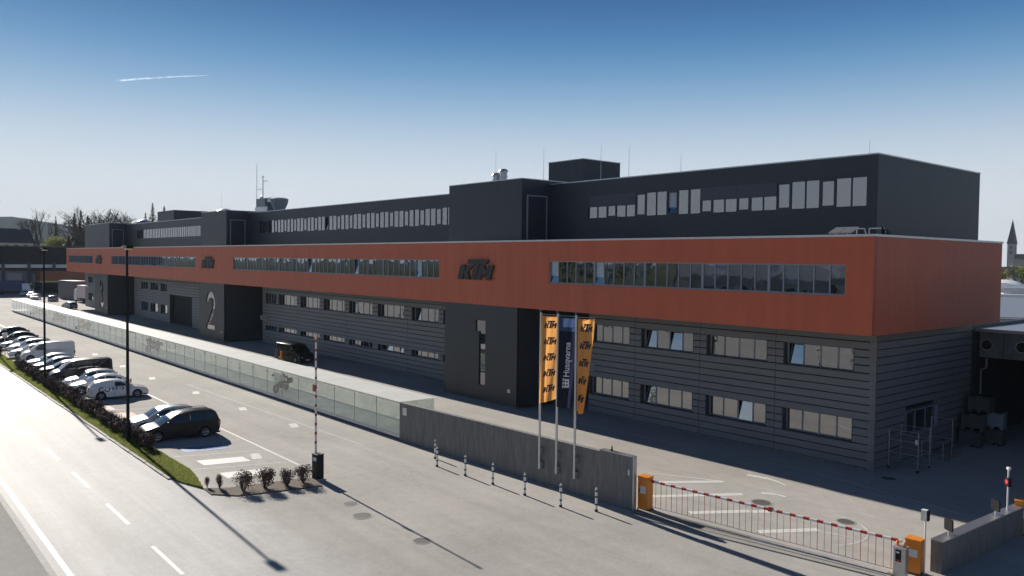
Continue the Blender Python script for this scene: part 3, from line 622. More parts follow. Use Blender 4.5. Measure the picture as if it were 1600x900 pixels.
def wheel_ring(r, w, n=20): return [(r*.62, -w/2), (r*.93, -w/2), (r, -w*.28), (r, w*.28), (r*.93, w/2), (r*.62, w/2), (r*.62, -w/2)]
mt_tyre = MB().lathe(wheel_ring(.33, .15), 20, (0, 0, 0), 'Y').mesh('tyre', 'rubber', True)
rim = MB().lathe([(.20, -.02), (.215, -.04), (.215, .04), (.20, .02)], 18, (0, 0, 0), 'Y')
for k in range(8): a = k*PI/4; rim.tube((0, 0, 0), (.2*math.cos(a), 0, .2*math.sin(a)), .012, n=5)
rim.lathe([(.05, -.05), (.05, .05)], 10, (0, 0, 0), 'Y'); mt_rim = rim.mesh('rim', 'steel')
def motorcycle(x, y, rz, tankm, label):
    t = thing('motorcycle', label, 'motorcycle', (x, y, .305), rz, 'motorcycles in the showcase'); t.scale = (1.15, 1.15, 1.15)
    for wx in (-.74, .74): w = link('wheel', mt_tyre, t, (wx, 0, .33)); link('rim', mt_rim, w)
    MB().tube((-.05, 0, .42), (-.74, .09, .33), .035).tube((-.05, 0, .42), (-.74, -.09, .33), .035).build('swingarm', 'steel', t)
    for s in (-1, 1): MB().tube((.74, s*.1, .33), (.42, s*.1, 1.0), .03).build('fork', 'black', t)
    MB().box(-.22, .25, -.16, .16, .28, .62).tube((.05, -.2, .42), (.05, .2, .42), .12, n=12).build('engine', 'iron', t)
    MB().path([(.42, 0, .98), (.1, 0, .75), (-.25, 0, .5), (-.05, 0, .3), (.3, 0, .32), (.42, 0, .98)], .03).path([(.1, 0, .78), (-.55, 0, .85), (-.85, 0, .95)], .03).build('frame', 'orange', t)
    MB().prism([(.38, .82), (.42, 1.0), (.25, 1.1), (-.02, 1.05), (-.12, .86), (.1, .74)], -.22, .22).build('tank', tankm, t)
    MB().prism([(-.1, .88), (-.05, .96), (-.5, .92), (-.8, 1.0), (-.82, .92), (-.45, .84)], -.14, .14).build('seat', 'black', t)
    MB().prism([(.42, .85), (.62, .78), (.66, .98), (.5, 1.36), (.44, 1.34)], -.2, .2).build('front_fairing', tankm, t)
    hb = MB().path([(.32, -.42, 1.16), (.36, -.2, 1.12), (.4, 0, 1.06), (.36, .2, 1.12), (.32, .42, 1.16)], .016).build('handlebar', 'black', t)
    for s in (-1, 1): MB().box(.27, .42, s*.36-.05, s*.36+.05, 1.22, 1.30).build('mirror', 'black', hb); MB().box(.36, .42, s*.42-.06, s*.42+.06, 1.1, 1.22).build('hand_guard', 'black', hb)
    MB().box(.62, .66, -.09, .09, .92, 1.05).build('headlight', 'lens', t)
    MB().tube((-.1, -.2, .4), (-.45, -.22, .5), .04).tube((-.45, -.22, .5), (-.95, -.24, .72), .075, n=10).build('exhaust', 'steel', t, True)
    for q in (.16, -.40): MB().prism([(-1.0, .52), (-.92, .86), (-.55, .88), (-.55, .52)], q, q+.24).build('pannier', 'black', t)
    MB().prism([(.95, .62), (.5, .72), (.52, .75), (.98, .66)], -.08, .08).build('mudguard', tankm, t)
    MB().path([(-.1, .12, .3), (-.15, .35, 0)], .018).build('side_stand', 'steel', t)
for x, m, lb in ((-42.2, 'white', 'nearest the glass end of the showcase'), (-76.0, 'black', 'second from the near end of the showcase'), (-109, 'orange', 'third from the near end of the showcase'), (-125.5, 'black', 'fourth from the near end of the showcase'), (-143.5, 'white', 'at the far end of the showcase')):
    motorcycle(x, -11.15, R(-58)+random.uniform(-.15, .15), m, 'touring motorcycle standing behind glass, '+lb)

# ------------------------------------------------------------------ concrete wall, bollards, flagpoles
WA, WB = Vector((-22.93, -12.21)), Vector((-4.98, -11.5)); wd_ = (WB-WA); wang = math.atan2(wd_.y, wd_.x); WL = wd_.length
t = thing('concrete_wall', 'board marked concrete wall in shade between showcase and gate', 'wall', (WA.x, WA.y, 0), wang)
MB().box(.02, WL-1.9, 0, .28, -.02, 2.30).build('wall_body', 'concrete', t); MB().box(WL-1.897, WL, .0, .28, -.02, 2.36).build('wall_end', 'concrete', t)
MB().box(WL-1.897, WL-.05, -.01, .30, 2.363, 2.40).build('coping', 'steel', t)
MB().box(.35, .75, -.012, -.002, 1.6, 2.05).build('notice', 'sign_text', t)
MB().box(WL+.003, WL+.10, .02, .2, 0, 2.42).build('end_post', 'steel', t); MB().box(WL-.2, WL-.12, -.05, -.003, 1.55, 1.8).build('latch', 'sign_text', t)
t = thing('beacon_lamp', 'small yellow and black beacon lamp on top of the concrete wall', 'lamp', (-6.3, -11.4, 2.40))
MB().tube((0, 0, 0), (0, 0, .10), .06, n=12).build('base', 'black', t); MB().lathe([(.055, .1), (.06, .2), (.03, .25), (0, .25)], 12).build('dome', 'lampglass', t, True)
bol_w = MB().tube((0, 0, .10), (0, 0, .98), .055, n=14).mesh('post', 'white', True)
bol_t = MB().lathe([(.055, .98), (.055, 1.0), (.02, 1.07), (0, 1.075)], 14).mesh('tip', 'white', True); bol_b = MB().lathe([(.0585, 0), (.0585, .07)], 14).mesh('band', 'black'); bol_f = MB().tube((0, 0, 0), (0, 0, .10), .07, n=14).mesh('foot', 'black')
bl = [(-17.9, -13.05, 'farthest left and back of the row, by the wall'), (-16.45, -13.93, 'second from the left in the row'), (-14.06, -13.85, 'third from the left in the row'), (-11.97, -13.73, 'fourth from the left in the row'), (-9.63, -13.69, 'third from the right in the row'), (-7.31, -13.58, 'second from the right in the row'), (-5.87, -12.80, 'rightmost of the row near the gate')]
for x, y, lb in bl:
    t = thing('bollard', 'white bollard with black bands, '+lb, 'bollard', (x, y, 0), 0, 'bollards in front of the concrete wall')
    link('post', bol_w, t); link('tip', bol_t, t); link('foot', bol_f, t)
    for z in (.28, .62, .88): link('band', bol_b, t, (0, 0, z))
FP = [(-10.66, 0), (-9.50, 1), (-8.31, 2)]
def on_wall(x): return WA.y+(x-WA.x)*wd_.y/wd_.x
for x, i in FP:
    y = on_wall(x)-.14
    t = thing('flagpole', ('left', 'middle', 'right')[i]+' one of the three aluminium flagpoles bolted to the concrete wall', 'flagpole', (x, y, 0), 0, 'flagpoles on the wall')
    MB().tube((0, 0, .75), (0, 0, 8.45), .062, .05, 14).build('pole', 'alu', t, True)
    MB().lathe([(.06, 8.45), (.075, 8.47), (.075, 8.58), (0, 8.6)], 12).build('cap', 'blackp', t)
    for z in (.95, 1.65): MB().box(-.08, .18, -.02, .15, z-.17, z+.17).build('bracket', 'concrete', t)
    MB().tube((0, 0, 8.36), (.92, .36, 8.36), .014, n=6).build('top_arm', 'alu', t)
    MB().path([(0, 0, 4.02), (.14, 0, 4.05), (.14, 0, 8.3)], .012).build('halyard', 'alu', t)
    for z in (5.0, 6.1, 7.2): MB().tube((.05, 0, z), (.14, 0, z), .012, n=5).build('clip', 'alu', t)
def banner(i, x, label, base, logos, top=None):
    y = on_wall(x)-.17; W, H_ = .84, 4.3; rr = random.Random(i+5)
    ph = rr.uniform(0, 6); sway = (0.02, .10, .30)[i]
    def S(u, v):       # u 0..1 across, v 0..1 down
        k = v**1.3; wdt = W*(1-(0, .04, .52)[i]*v**1.6)
        xx = .15+u*wdt-(.02+.10*k)*(1-u)*(i < 1)+(.0, -.10, .0)[i]*k*(1-u*.5)
        yy = -.02-sway*u*k + (.035+.05*k+(.06 if i == 2 else 0))*math.sin(u*(5, 8, 9)[i]+v*3.2+ph)*min(1, u*3)*(.25+.75*v)+.005*math.sin(u*17+v*9+ph)
        zz = 8.30-v*H_*(1-.075*u*v*(i == 0)+.02*u*v*(i == 2))-.02*math.sin(u*PI)
        return Vector((x+.14+(xx-.14)*.92-yy*.2, y+yy+(xx-.14)*.40, zz))
    NU, NV = 26, 60; vs = [S(a/NU, b/NV) for b in range(NV+1) for a in range(NU+1)]
    fs = [(b*(NU+1)+a, b*(NU+1)+a+1, (b+1)*(NU+1)+a+1, (b+1)*(NU+1)+a) for b in range(NV) for a in range(NU)]
    me = bpy.data.meshes.new('banner'); me.from_pydata(vs, [], fs)
    for m in (base, top or base): me.materials.append(M[m])
    for p in me.polygons:
        p.use_smooth = True
        if top and p.index//NU < NV*.135: p.material_index = 1
    o = tag(link('banner', me), label, 'banner', 'banners on the flagpoles')
    def wrap(me2, fn):
        bm = bmesh.new(); bm.from_mesh(me2); bmesh.ops.triangulate(bm, faces=bm.faces)
        for _ in range(2): bmesh.ops.subdivide_edges(bm, edges=[e for e in bm.edges if e.calc_length() > .05], cuts=1); bmesh.ops.triangulate(bm, faces=bm.faces)
        for v in bm.verts:
            u, w = fn(v.co); p = S(u, w); du = S(u+.01, w)-S(u-.01, w); dv = S(u, w+.005)-S(u, w-.005); nn = du.cross(dv).normalized()
            if nn.y > 0: nn = -nn
            v.co = p+nn*.008
        bm.to_mesh(me2); bm.free(); return me2
    return o, wrap
for i, x in ((0, FP[0][0]), (2, FP[2][0])):
    o, wrap = banner(i, x, ('orange banner with dark logos on the left flagpole', '', 'orange banner with dark logos, twisted, on the right flagpole')[i], 'flag_or', True)
    for k in range(5):
        b = MB()
        for p in KTM: b.v += [(q[0], q[1], 0) for q in p]; b.f.append(tuple(range(len(b.v)-len(p), len(b.v))))
        me = bpy.data.meshes.new('logo'); me.from_pydata(b.v, [], b.f); me.materials.append(M['ink'])
        link('logo', wrap(me, lambda c, k=k: (.16+c.x*.78, .135+k*.187-c.y*.60*1.06/4.3)), o)
o, wrap = banner(1, FP[1][0], 'navy banner with white upright lettering on the middle flagpole', 'navy', False, 'navy_lt')
me = text_mesh('Husqvarna', .62, 'inkw'); link('lettering', wrap(me, lambda c: (.72-c.y*.82+(0), .655-c.x*.145)), o)
cr = MB()      # crowned gate mark
for p in ([(0, 0), (.5, 0), (.5, .09), (0, .09)], [(0, .09), (.1, .09), (.1, .36), (0, .36)], [(.2, .09), (.3, .09), (.3, .36), (.2, .36)], [(.4, .09), (.5, .09), (.5, .36), (.4, .36)], [(.1, .2), (.2, .2), (.2, .27), (.1, .27)], [(.3, .2), (.4, .2), (.4, .27), (.3, .27)],
          [(-.04, .40), (.12, .40), (.12, .5), (-.04, .5)], [(.17, .40), (.33, .40), (.33, .5), (.17, .5)], [(.38, .40), (.54, .40), (.54, .5), (.38, .5)]):
    n0 = len(cr.v); cr.v += [(q[0], q[1], 0) for q in p]; cr.f.append(tuple(range(n0, n0+len(p))))
me = bpy.data.meshes.new('emblem'); me.from_pydata(cr.v, [], cr.f); me.materials.append(M['inkw']); link('emblem', wrap(me, lambda c: (.72-c.y*.82*.9, .77-c.x*.19)), o)

# ------------------------------------------------------------------ gate, housings, right-hand wall
GA, GB = Vector((-4.95, -10.75)), Vector((6.0, -9.45)); gd_ = GB-GA; gang = math.atan2(gd_.y, gd_.x); GL = gd_.length
def housing(name, label, loc, rz, h, w=.5):
    t = thing(name, label, 'barrier housing', (*loc, 0), rz, 'orange barrier housings')
    MB().box(-w/2, w/2, -.22, .22, .06, h-.06).build('cabinet', 'orange', t); MB().box(-w/2-.02, w/2+.02, -.24, .24, h-.058, h).build('lid', 'orange', t)
    MB().box(-w/2-.03, w/2+.03, -.25, .25, 0, .058).build('plinth', 'iron', t); MB().box(-.12, .16, -.232, -.222, h*.5, h*.72).build('sticker', 'sign_text', t)
    MB().box(-.2, -.16, -.235, -.222, h*.55, h*.62).build('lock', 'black', t)
    return t
housing('barrier_housing', 'orange barrier cabinet at the end of the long concrete wall', (-4.75, -10.85), gang, 1.5)
housing('barrier_housing', 'orange barrier cabinet beside the steel card reader', (6.05, -8.9), gang, 1.25)
housing('barrier_housing', 'orange barrier cabinet at the far end of the right concrete wall', (6.95, -1.1), gang+.2, 1.4)
t = thing('gate_boom', 'lowered red and white gate boom with hanging rods across the entrance', 'barrier', (GA.x, GA.y, 0), gang)
MB().tube((.2, 0, 1.28), (GL-.15, 0, 1.20), .055, n=12).build('boom', 'white', t, True)
for k in range(20):
    x = .35+k*.535
    if x < GL-.4: MB().tube((x, 0, 1.28-.08*x/GL), (x+.24, 0, 1.28-.08*(x+.24)/GL), .0575, n=12).build('stripe', 'signred', t, True)
for k in range(40):
    x = .38+k*.267
    if x < GL-.35: MB().tube((x, 0, .14), (x, 0, 1.23), .012, n=6).build('rod', 'signred' if k % 2 == 0 else 'steel', t)
MB().tube((.3, 0, .15), (GL-.3, 0, .13), .012, n=6).build('lower_wire', 'steel', t)
MB().box(5.9, 6.05, -.07, .07, 1.17, 1.33).build('joint', 'signred', t)
# low kerb strips of the sliding track
k1 = link('track_kerb', MB().prism([(-4.6, -12.15), (5.7, -10.35), (5.75, -9.75), (-4.9, -11.1)], -.02, .05, 'Z').mesh('track_kerb', 'walk')); tag(k1, kind='structure')
for a, b, w, m in (((-4.7, -11.75), (5.6, -10.1), .07, 'iron'), ((-4.8, -11.45), (5.6, -9.9), .05, 'iron'), ((.4, -10.5), (5.5, -9.78), .22, 'paint')):
    s = strip('track_slot', a, b, w, m, .055)
t = thing('card_reader', 'steel card reader pillar with black panel and two small orange lamps', 'card reader', (5.95, -9.75, 0), gang)
MB().box(-.2, .2, -.17, .17, 0, 1.08).build('pillar', 'steel', t); MB().box(-.22, .22, -.19, .19, 1.08, 1.11).build('lid', 'cap', t); MB().box(-.13, .06, -.18, -.172, .6, 1.02).build('panel', 'black', t)
MB().box(-.1, 0, -.186, -.181, .9, .96).build('display', 'sign_text', t); MB().box(-.08, .02, -.186, -.181, .62, .68).build('button', 'signred', t)
for x in (-.12, .12): MB().tube((x, 0, 1.11), (x, 0, 1.15), .03).lathe([(.055, 1.15), (.06, 1.24), (.03, 1.29), (0, 1.29)], 10, (x, 0, 0)).build('lamp', 'orange', t, True)
t = thing('concrete_wall', 'lower concrete wall with steel coping on the right, beside the card reader', 'wall', (6.35, -8.3, 0), math.atan2(7.2, .35))
MB().box(0, 7.2, -.38, 0, -.02, 1.14).build('wall_body', 'concrete', t)
for k in range(3): MB().box(.0+2.4*k+.003, 2.4*k+2.397, -.42, .03, 1.142, 1.17+.004*k).build('coping', 'alu', t)
t = thing('intercom_post', 'thin white post carrying a white and black box by the card reader', 'intercom', (6.33, -8.75, 0), gang)
MB().tube((0, 0, 0), (0, 0, 2.0), .032, n=10).build('post', 'white', t, True); MB().box(-.13, .06, -.1, .1, 1.92, 2.3).build('box', 'white', t); MB().box(.062, .12, -.09, .09, 1.93, 2.28).build('panel', 'black', t)
for x, y, z, lb in ((6.55, -7.3, 1.17, 'near end'), (6.72, -3.3, 1.17, 'far end')):
    t = thing('traffic_mirror', 'square black backed traffic mirror on the right wall, '+lb, 'mirror', (x, y, z), R(-35), 'traffic mirrors')
    MB().tube((0, 0, 0), (0, 0, .22), .025).build('post', 'white', t); MB().prism([(-.2, .14), (.2, .14), (.24, .2), (.24, .52), (.2, .58), (-.2, .58), (-.24, .52), (-.24, .2)], -.025, .025).build('mirror_back', 'black', t)
    MB().box(-.19, .19, .027, .032, .18, .54).build('mirror_glass', 'chrome', t)
t = thing('traffic_light', 'small traffic light with red lamp on a white post at the right wall', 'traffic light', (6.78, -2.2, 1.16), R(-40))
MB().tube((0, 0, 0), (0, 0, 1.62), .035, n=10).build('post', 'white', t, True); MB().box(-.12, .12, -.07, .07, .95, 1.30).build('housing', 'black', t)
rl = mat('red_signal', (.5, .02, .02), .3); rl.node_tree.nodes['Principled BSDF'].inputs['Emission Color'].default_value = (1, .03, .05, 1); rl.node_tree.nodes['Principled BSDF'].inputs['Emission Strength'].default_value = .8; M['rl'] = rl
MB().lathe([(0, -.10), (.075, -.085), (.085, -.071)], 16, (0, 0, 1.13), 'Y').build('red_lamp', 'rl', t); MB().box(-.07, .07, -.05, .05, 1.62, 1.72).build('cap', 'white', t)
t = thing('gate_boom', 'white boom of the second barrier cut off at the right edge', 'barrier', (6.95, -1.2, 0), R(12))
MB().tube((.2, 0, 1.05), (6, 0, 1.02), .055, n=10).build('boom', 'white', t, True)

# raised barrier by the parking bays
t = thing('raised_barrier', 'raised red and white barrier boom on a black cabinet by the bays', 'barrier', (-18.05, -20.0, 0), R(5))
MB().box(-.22, .22, -.2, .2, .05, 1.24).build('cabinet', 'black', t); MB().box(-.24, .24, -.22, .22, 1.243, 1.28).build('lid', 'blackp', t); MB().box(-.3, .3, -.28, .28, 0, .047).build('base', 'concrete_lt', t)
MB().box(-.14, .19, -.206, -.201, .95, 1.12).build('sticker', 'sign_text', t)
bx = -.2
MB().tube((bx, 0, 1.0), (bx, 0, 7.0), .055, .045, 12).build('boom', 'white', t, True)
for k in range(12): z = 1.75+k*.46; MB().tube((bx, 0, z), (bx, 0, z+.13), .0565-.001*k+.003, n=12).build('stripe', 'signred', t, True)
MB().box(bx-.2, bx+.1, -.07, -.06, 4.35, 4.7).build('plate', 'signred', t); MB().box(bx-.12, bx+.03, -.06, .06, 6.98, 7.04).build('tip', 'orange', t)

# ------------------------------------------------------------------ street lamps
LP = [(-32.2, -25.12, 'nearest, rising from the hedge by the dark people carrier'), (-57.4, -25.0, 'second, rising beside the black van'), (-92.5, -24.4, 'farthest, at the left edge of the picture')]
for x, y, lb in LP:
    t = thing('street_lamp', 'tall black street lamp, '+lb, 'street lamp', (x, y, 0), 0, 'street lamps along the verge')
    MB().tube((0, 0, 0), (0, 0, 11.35), .10, .065, 12).build('pole', 'black', t, True); MB().tube((0, 0, 0), (0, 0, 1.2), .125, n=12).build('base', 'black', t, True)
    MB().add([(-.55, -.2, 11.5), (.75, -.2, 11.42), (.75, .2, 11.42), (-.55, .2, 11.5), (-.55, -.16, 11.56), (.55, -.16, 11.58), (.55, .16, 11.58), (-.55, .16, 11.56), (0, -.1, 11.3), (.2, -.1, 11.3)], [(3, 2, 1, 0), (4, 5, 6, 7), (0, 1, 5, 4), (1, 2, 6, 5), (2, 3, 7, 6), (3, 0, 4, 7)]).build('lamp_head', 'black', t)
    MB().box(.18, .7, -.16, .16, 11.33, 11.415).build('lamp_glass', 'lampglass', t); MB().tube((0, 0, 11.3), (0, 0, 11.5), .07).build('neck', 'black', t)
t = thing('parking_sign', 'small sign post standing in the hedge at the left', 'sign', (-83, -24.3, 0))
MB().tube((0, 0, 0), (0, 0, 2.4), .04).build('post', 'steel', t); MB().box(-.02, .02, -.25, .25, 2.0, 2.5).build('plate', 'steel', t)

# ------------------------------------------------------------------ cars
PAINT = {}
def paint(name, col, metal=0., rough=.32):
    if name not in PAINT: PAINT[name] = M['car_'+name] = mat('car_paint_'+name, col, rough, metal=metal, coat=.15 if max(col) < .06 else .9, spec=.15 if max(col) < .06 else .5)
    return 'car_'+name
paint('black', (.010, .010, .012), 0, .3); paint('silver', (.50, .51, .53), .55); paint('white', (.74, .75, .76)); paint('grey', (.22, .23, .25), .5); paint('blue', (.10, .13, .2), .4); paint('darkgrey', (.04, .043, .05), .3)
def arch(cx, r, z0, cz=.32, n=8):
    a0 = math.asin((z0-cz)/r); return [(cx+r*math.cos(PI*1-(a) if 0 else a), cz+r*math.sin(a)) for a in [a0+(PI-2*a0)*k/n for k in range(n+1)]]
STY = {
 'hatch': dict(L=4.2, W=1.74, wb=(1.28, -1.25), r=.31, belt=.93, lo=[(-2.0, .26), (-2.1, .42), (-2.12, .62), (-2.06, .88), (-1.98, .96), (-1.0, .95), (.4, .92), (1.02, .90), (1.5, .82), (1.86, .72), (2.04, .60), (2.1, .46), (2.08, .28), (1.98, .2)],
    gh=[(1.08, .88), (.38, 1.30), (.1, 1.41), (-.5, 1.45), (-1.2, 1.41), (-1.62, 1.30), (-2.0, .93)], win=[(.55, -.28), (-.36, -1.1), (-1.17, -1.52)]),
 'sedan': dict(L=4.5, W=1.78, wb=(1.38, -1.32), r=.32, belt=.92, lo=[(-2.15, .28), (-2.24, .45), (-2.25, .68), (-2.18, .94), (-1.7, .98), (-1.0, .95), (.4, .92), (.98, .90), (1.5, .82), (1.98, .70), (2.18, .58), (2.25, .44), (2.22, .28), (2.1, .2)],
    gh=[(1.05, .88), (.35, 1.27), (.05, 1.38), (-.5, 1.43), (-1.1, 1.38), (-1.45, 1.25), (-2.0, .95)], win=[(.5, -.28), (-.36, -1.12), (-1.2, -1.5)]),
 'wagon': dict(L=4.5, W=1.77, wb=(1.36, -1.30), r=.32, belt=.93, lo=[(-2.15, .28), (-2.24, .45), (-2.25, .68), (-2.2, .94), (-2.1, .98), (-1.0, .96), (.4, .93), (1.0, .90), (1.5, .83), (1.96, .72), (2.16, .6), (2.24, .45), (2.22, .28), (2.1, .2)],
    gh=[(1.06, .88), (.38, 1.30), (.05, 1.42), (-.6, 1.47), (-1.5, 1.44), (-1.9, 1.36), (-2.18, .95)], win=[(.55, -.28), (-.36, -1.1), (-1.18, -1.85)]),
 'mpv': dict(L=4.48, W=1.80, wb=(1.36, -1.34), r=.33, belt=1.0, lo=[(-2.12, .28), (-2.22, .45), (-2.24, .7), (-2.22, 1.0), (-2.16, 1.05), (-1.0, 1.03), (.5, .98), (1.22, .94), (1.65, .86), (1.98, .76), (2.16, .62), (2.24, .46), (2.22, .28), (2.08, .2)],
    gh=[(1.30, .92), (.62, 1.32), (.30, 1.50), (-.2, 1.60), (-.8, 1.64), (-1.6, 1.60), (-1.98, 1.5), (-2.2, 1.02)], win=[(.85, -.22), (-.3, -1.22), (-1.3, -1.9)]),
 'van': dict(L=4.9, W=1.92, wb=(1.62, -1.42), r=.34, belt=1.12, lo=[(-2.3, .3), (-2.42, .45), (-2.44, .8), (-2.44, 1.14), (-2.42, 1.18), (-1.0, 1.17), (.9, 1.13), (1.62, 1.08), (2.02, .98), (2.3, .82), (2.42, .62), (2.44, .46), (2.42, .28), (2.3, .2)],
    gh=[(1.68, 1.05), (1.05, 1.62), (.82, 1.82), (.4, 1.92), (-.6, 1.95), (-2.2, 1.94), (-2.38, 1.86), (-2.43, 1.15)], win=[(1.22, .45), (.33, -.85), (-.97, -2.2)]),
}
WHEELS = {}
def wheel_mesh(r):
    if r not in WHEELS:
        ty = MB().lathe(wheel_ring(r, .2), 22, (0, 0, 0), 'Y').mesh('wheel', 'rubber', True)
        b = MB().lathe([(0, .075), (.05, .085), (.06, .06), (r*.56, .075), (r*.63, .09), (r*.63, -.05)], 22, (0, 0, 0), 'Y')
        k_ = MB()
        for k in range(7):
            a = 2*PI*k/7; k_.add([(math.cos(a+s*.16)*q*r, .088+.004*(q < .3), math.sin(a+s*.16)*q*r) for q in (.17, .53) for s in (-1, 1)], [(0, 1, 3, 2)])
        WHEELS[r] = (ty, b.mesh('rim', 'steel', True), k_.mesh('spoke', 'black'))
    return WHEELS[r]
def vehicle(style, pm, label, loc, rz, cat='car', group='cars parked in the bays', rails=False, windows=True, decals=None, name='parked_car', roof_dark=False):
    s = STY[style]; t = thing(name, label, cat, (*loc, 0), rz, group); hw = s['W']/2; L2 = s['L']/2; r = s['r']
    lo = s['lo']; fx, bx_ = s['wb']
    out = list(lo) + [(p[0], p[1]) for p in arch(fx, r+.06, .2, r)] + [(p[0], p[1]) for p in arch(bx_, r+.06, .2, r)] + [(lo[0][0]+.1, .22)]
    n = len(out); zmax = max(p[1] for p in lo)
    def taper(x): return 1-.13*(abs(x)/L2)**5
    rows = []
    for sgn, dz, sh in ((-1, .035, .985), (-.955, 0, 1), (-.5, -.02, 1.006), (0, -.03, 1.01), (.5, -.02, 1.006), (.955, 0, 1), (1, .035, .985)):
        row = []
        for i, (x, z) in enumerate(out):
            top = i < len(lo) and z > .55
            yy = sgn*hw*taper(x)*(1-.05*max(0, (z-.6))/.5 if abs(sgn) == 1 else 1)
            if abs(sgn) == 1 and z < .4: yy *= .975
            row.append((x*(sh if abs(x) > L2*.85 else 1), yy, z-(dz if top else 0)))
        rows.append(row)
    b = MB(); nr = len(rows)
    b.add([v for q in rows for v in q], [(j*n+i, j*n+(i+1) % n, (j+1)*n+(i+1) % n, (j+1)*n+i) for j in range(nr-1) for i in range(n)]+[tuple(range(n)), tuple(range((nr-1)*n, nr*n))])
    body = b.build('body', pm, t, True)
    MB().box(-L2+.2, L2-.2, -hw*.82, hw*.82, .19, .62).build('underbody', 'black', t)
    # cabin
    gh = s['gh']; belt = s['belt']; ztop = max(p[1] for p in gh); m_ = len(gh)
    def ghw(x, z): f = min(1, max(0, (z-belt)/(ztop-belt))); return hw*taper(x)*(.945-(.06 if style == 'van' else .17)*f)
    rows = []
    for sgn, dz in ((-1, .05), (-.93, .012), (-.5, -.005), (0, -.012), (.5, -.005), (.93, .012), (1, .05)):
        rows.append([(x, sgn*ghw(x, z), z-(dz if z > belt+.2 else 0)) for x, z in gh])
    b = MB(); nr = len(rows)
    b.add([v for q in rows for v in q], [(j*m_+i, j*m_+i+1, (j+1)*m_+i+1, (j+1)*m_+i) for j in range(nr-1) for i in range(m_-1)]+[tuple(range(m_)), tuple(range((nr-1)*m_, nr*m_))])
    cab = b.build('cabin', pm, t, True)
    def zt(x):
        for (xa, za), (xb, zb) in zip(gh, gh[1:]):
            if xb <= x <= xa: return zb+(za-zb)*(x-xb)/(xa-xb)
        return belt
    for sd in (-1, 1):
        for wi, (xa, xb) in enumerate(s['win']):
            if not windows and wi > 0: continue
            xs = [xa+(xb-xa)*k/6 for k in range(7)]; zb_ = belt+.06
            poly = [(x, zb_) for x in xs]+[(x, max(zb_+.015, zt(x)-.12)) for x in xs[::-1]]
            MB().add([(x, sd*(ghw(x, z+.03)+.007), z) for x, z in poly], [tuple(range(14))]).build('side_window', 'carglass', t)
    def slope_glass(pa, pb, nm, off, i0=.06):
        (xa, za), (xb, zb) = pa, pb; d = Vector((xb-xa, 0, zb-za)); nn = Vector((-d.z, 0, d.x)).normalized()*off; q = []
        for f in (i0, 1-.06):
            x, z = xa+d.x*f, za+d.z*f
            for k in (-1, -.5, 0, .5, 1): q.append((x+nn.x, k*(ghw(x, z)*.90), z+nn.z+.012*(1-k*k)))
        MB().add(q, [(i, i+1, i+6, i+5) for i in range(4)]).build(nm, 'carglass', t, True)
    slope_glass(gh[0], gh[1], 'windscreen', -.022)
    slope_glass(gh[-1], gh[-2], 'rear_window', .022, .12)
    ty, rm, sp = wheel_mesh(r)
    for wx in s['wb']:
        for sd in (-1, 1):
            w = link('wheel', ty, t, (wx, sd*(hw-.115), r)); q = link('rim', rm, w); v = link('spokes', sp, w)
            if sd < 0: q.rotation_euler = v.rotation_euler = (0, 0, PI)
    for sd in (-1, 1):
        x = lo[9][0]; MB().add([(x-.28, sd*hw*.90, .78), (x+.04, sd*hw*.83, .72), (x+.17, sd*hw*.60, .66), (x+.15, sd*hw*.58, .575), (x+.09, sd*hw*.84, .60), (x-.18, sd*hw*.94, .66)], [(0, 1, 2, 3, 4, 5)] if sd > 0 else [(5, 4, 3, 2, 1, 0)]).build('headlight', 'lens', t)
        MB().box(-L2-.012, -L2+.12, sd*hw*.86-.09*sd-.02, sd*hw*.86+.02, .68, .98).build('tail_light', 'redlens', t)
        mx = s['win'][0][0]-.05; MB().lathe([(0, -.09), (.06, -.07), (.075, 0), (.06, .07), (0, .09)], 10, (mx, sd*(hw+.07), belt+.1), 'Y').build('mirror', pm, t, True)
        MB().box(.0, .16, sd*hw*.985-.012, sd*hw*.985+.012, belt-.14, belt-.11).build('door_handle', 'blackp', t)
    for sd in (-1, 1):
        for gx in [s['win'][0][0]+.18, (s['win'][0][1]+s['win'][1][0])/2]+([(s['win'][1][1]+s['win'][2][0])/2] if style != 'hatch' else []):
            MB().box(gx-.007, gx+.007, sd*hw*.972-.02, sd*hw*.972+.02, .34, belt-.03).build('door_gap', 'black', t)
    MB().box(L2-.03, L2+.012, -.5, .5, .40, .56).build('grille', 'black', t); MB().box(L2+.013, L2+.02, -.26, .26, .32, .42).build('number_plate', 'sign_text', t); MB().box(-L2-.02, -L2-.005, -.26, .26, .60, .71).build('number_plate', 'sign_text', t)
    MB().box(-L2+.02, L2-.03, -hw*.955, hw*.955, .215, .28).build('sill_trim', 'black', t)
    if rails:
        for sd in (-1, 1):
            MB().path([(.2, sd*hw*.66, zt(.2)-.02), (.0, sd*hw*.67, zt(0)+.06), (-.8, sd*hw*.68, zt(-.8)+.07), (-1.6, sd*hw*.67, zt(-1.6)+.06), (-1.85, sd*hw*.66, zt(-1.85)-.02)], .02).build('roof_rail', 'black', t)
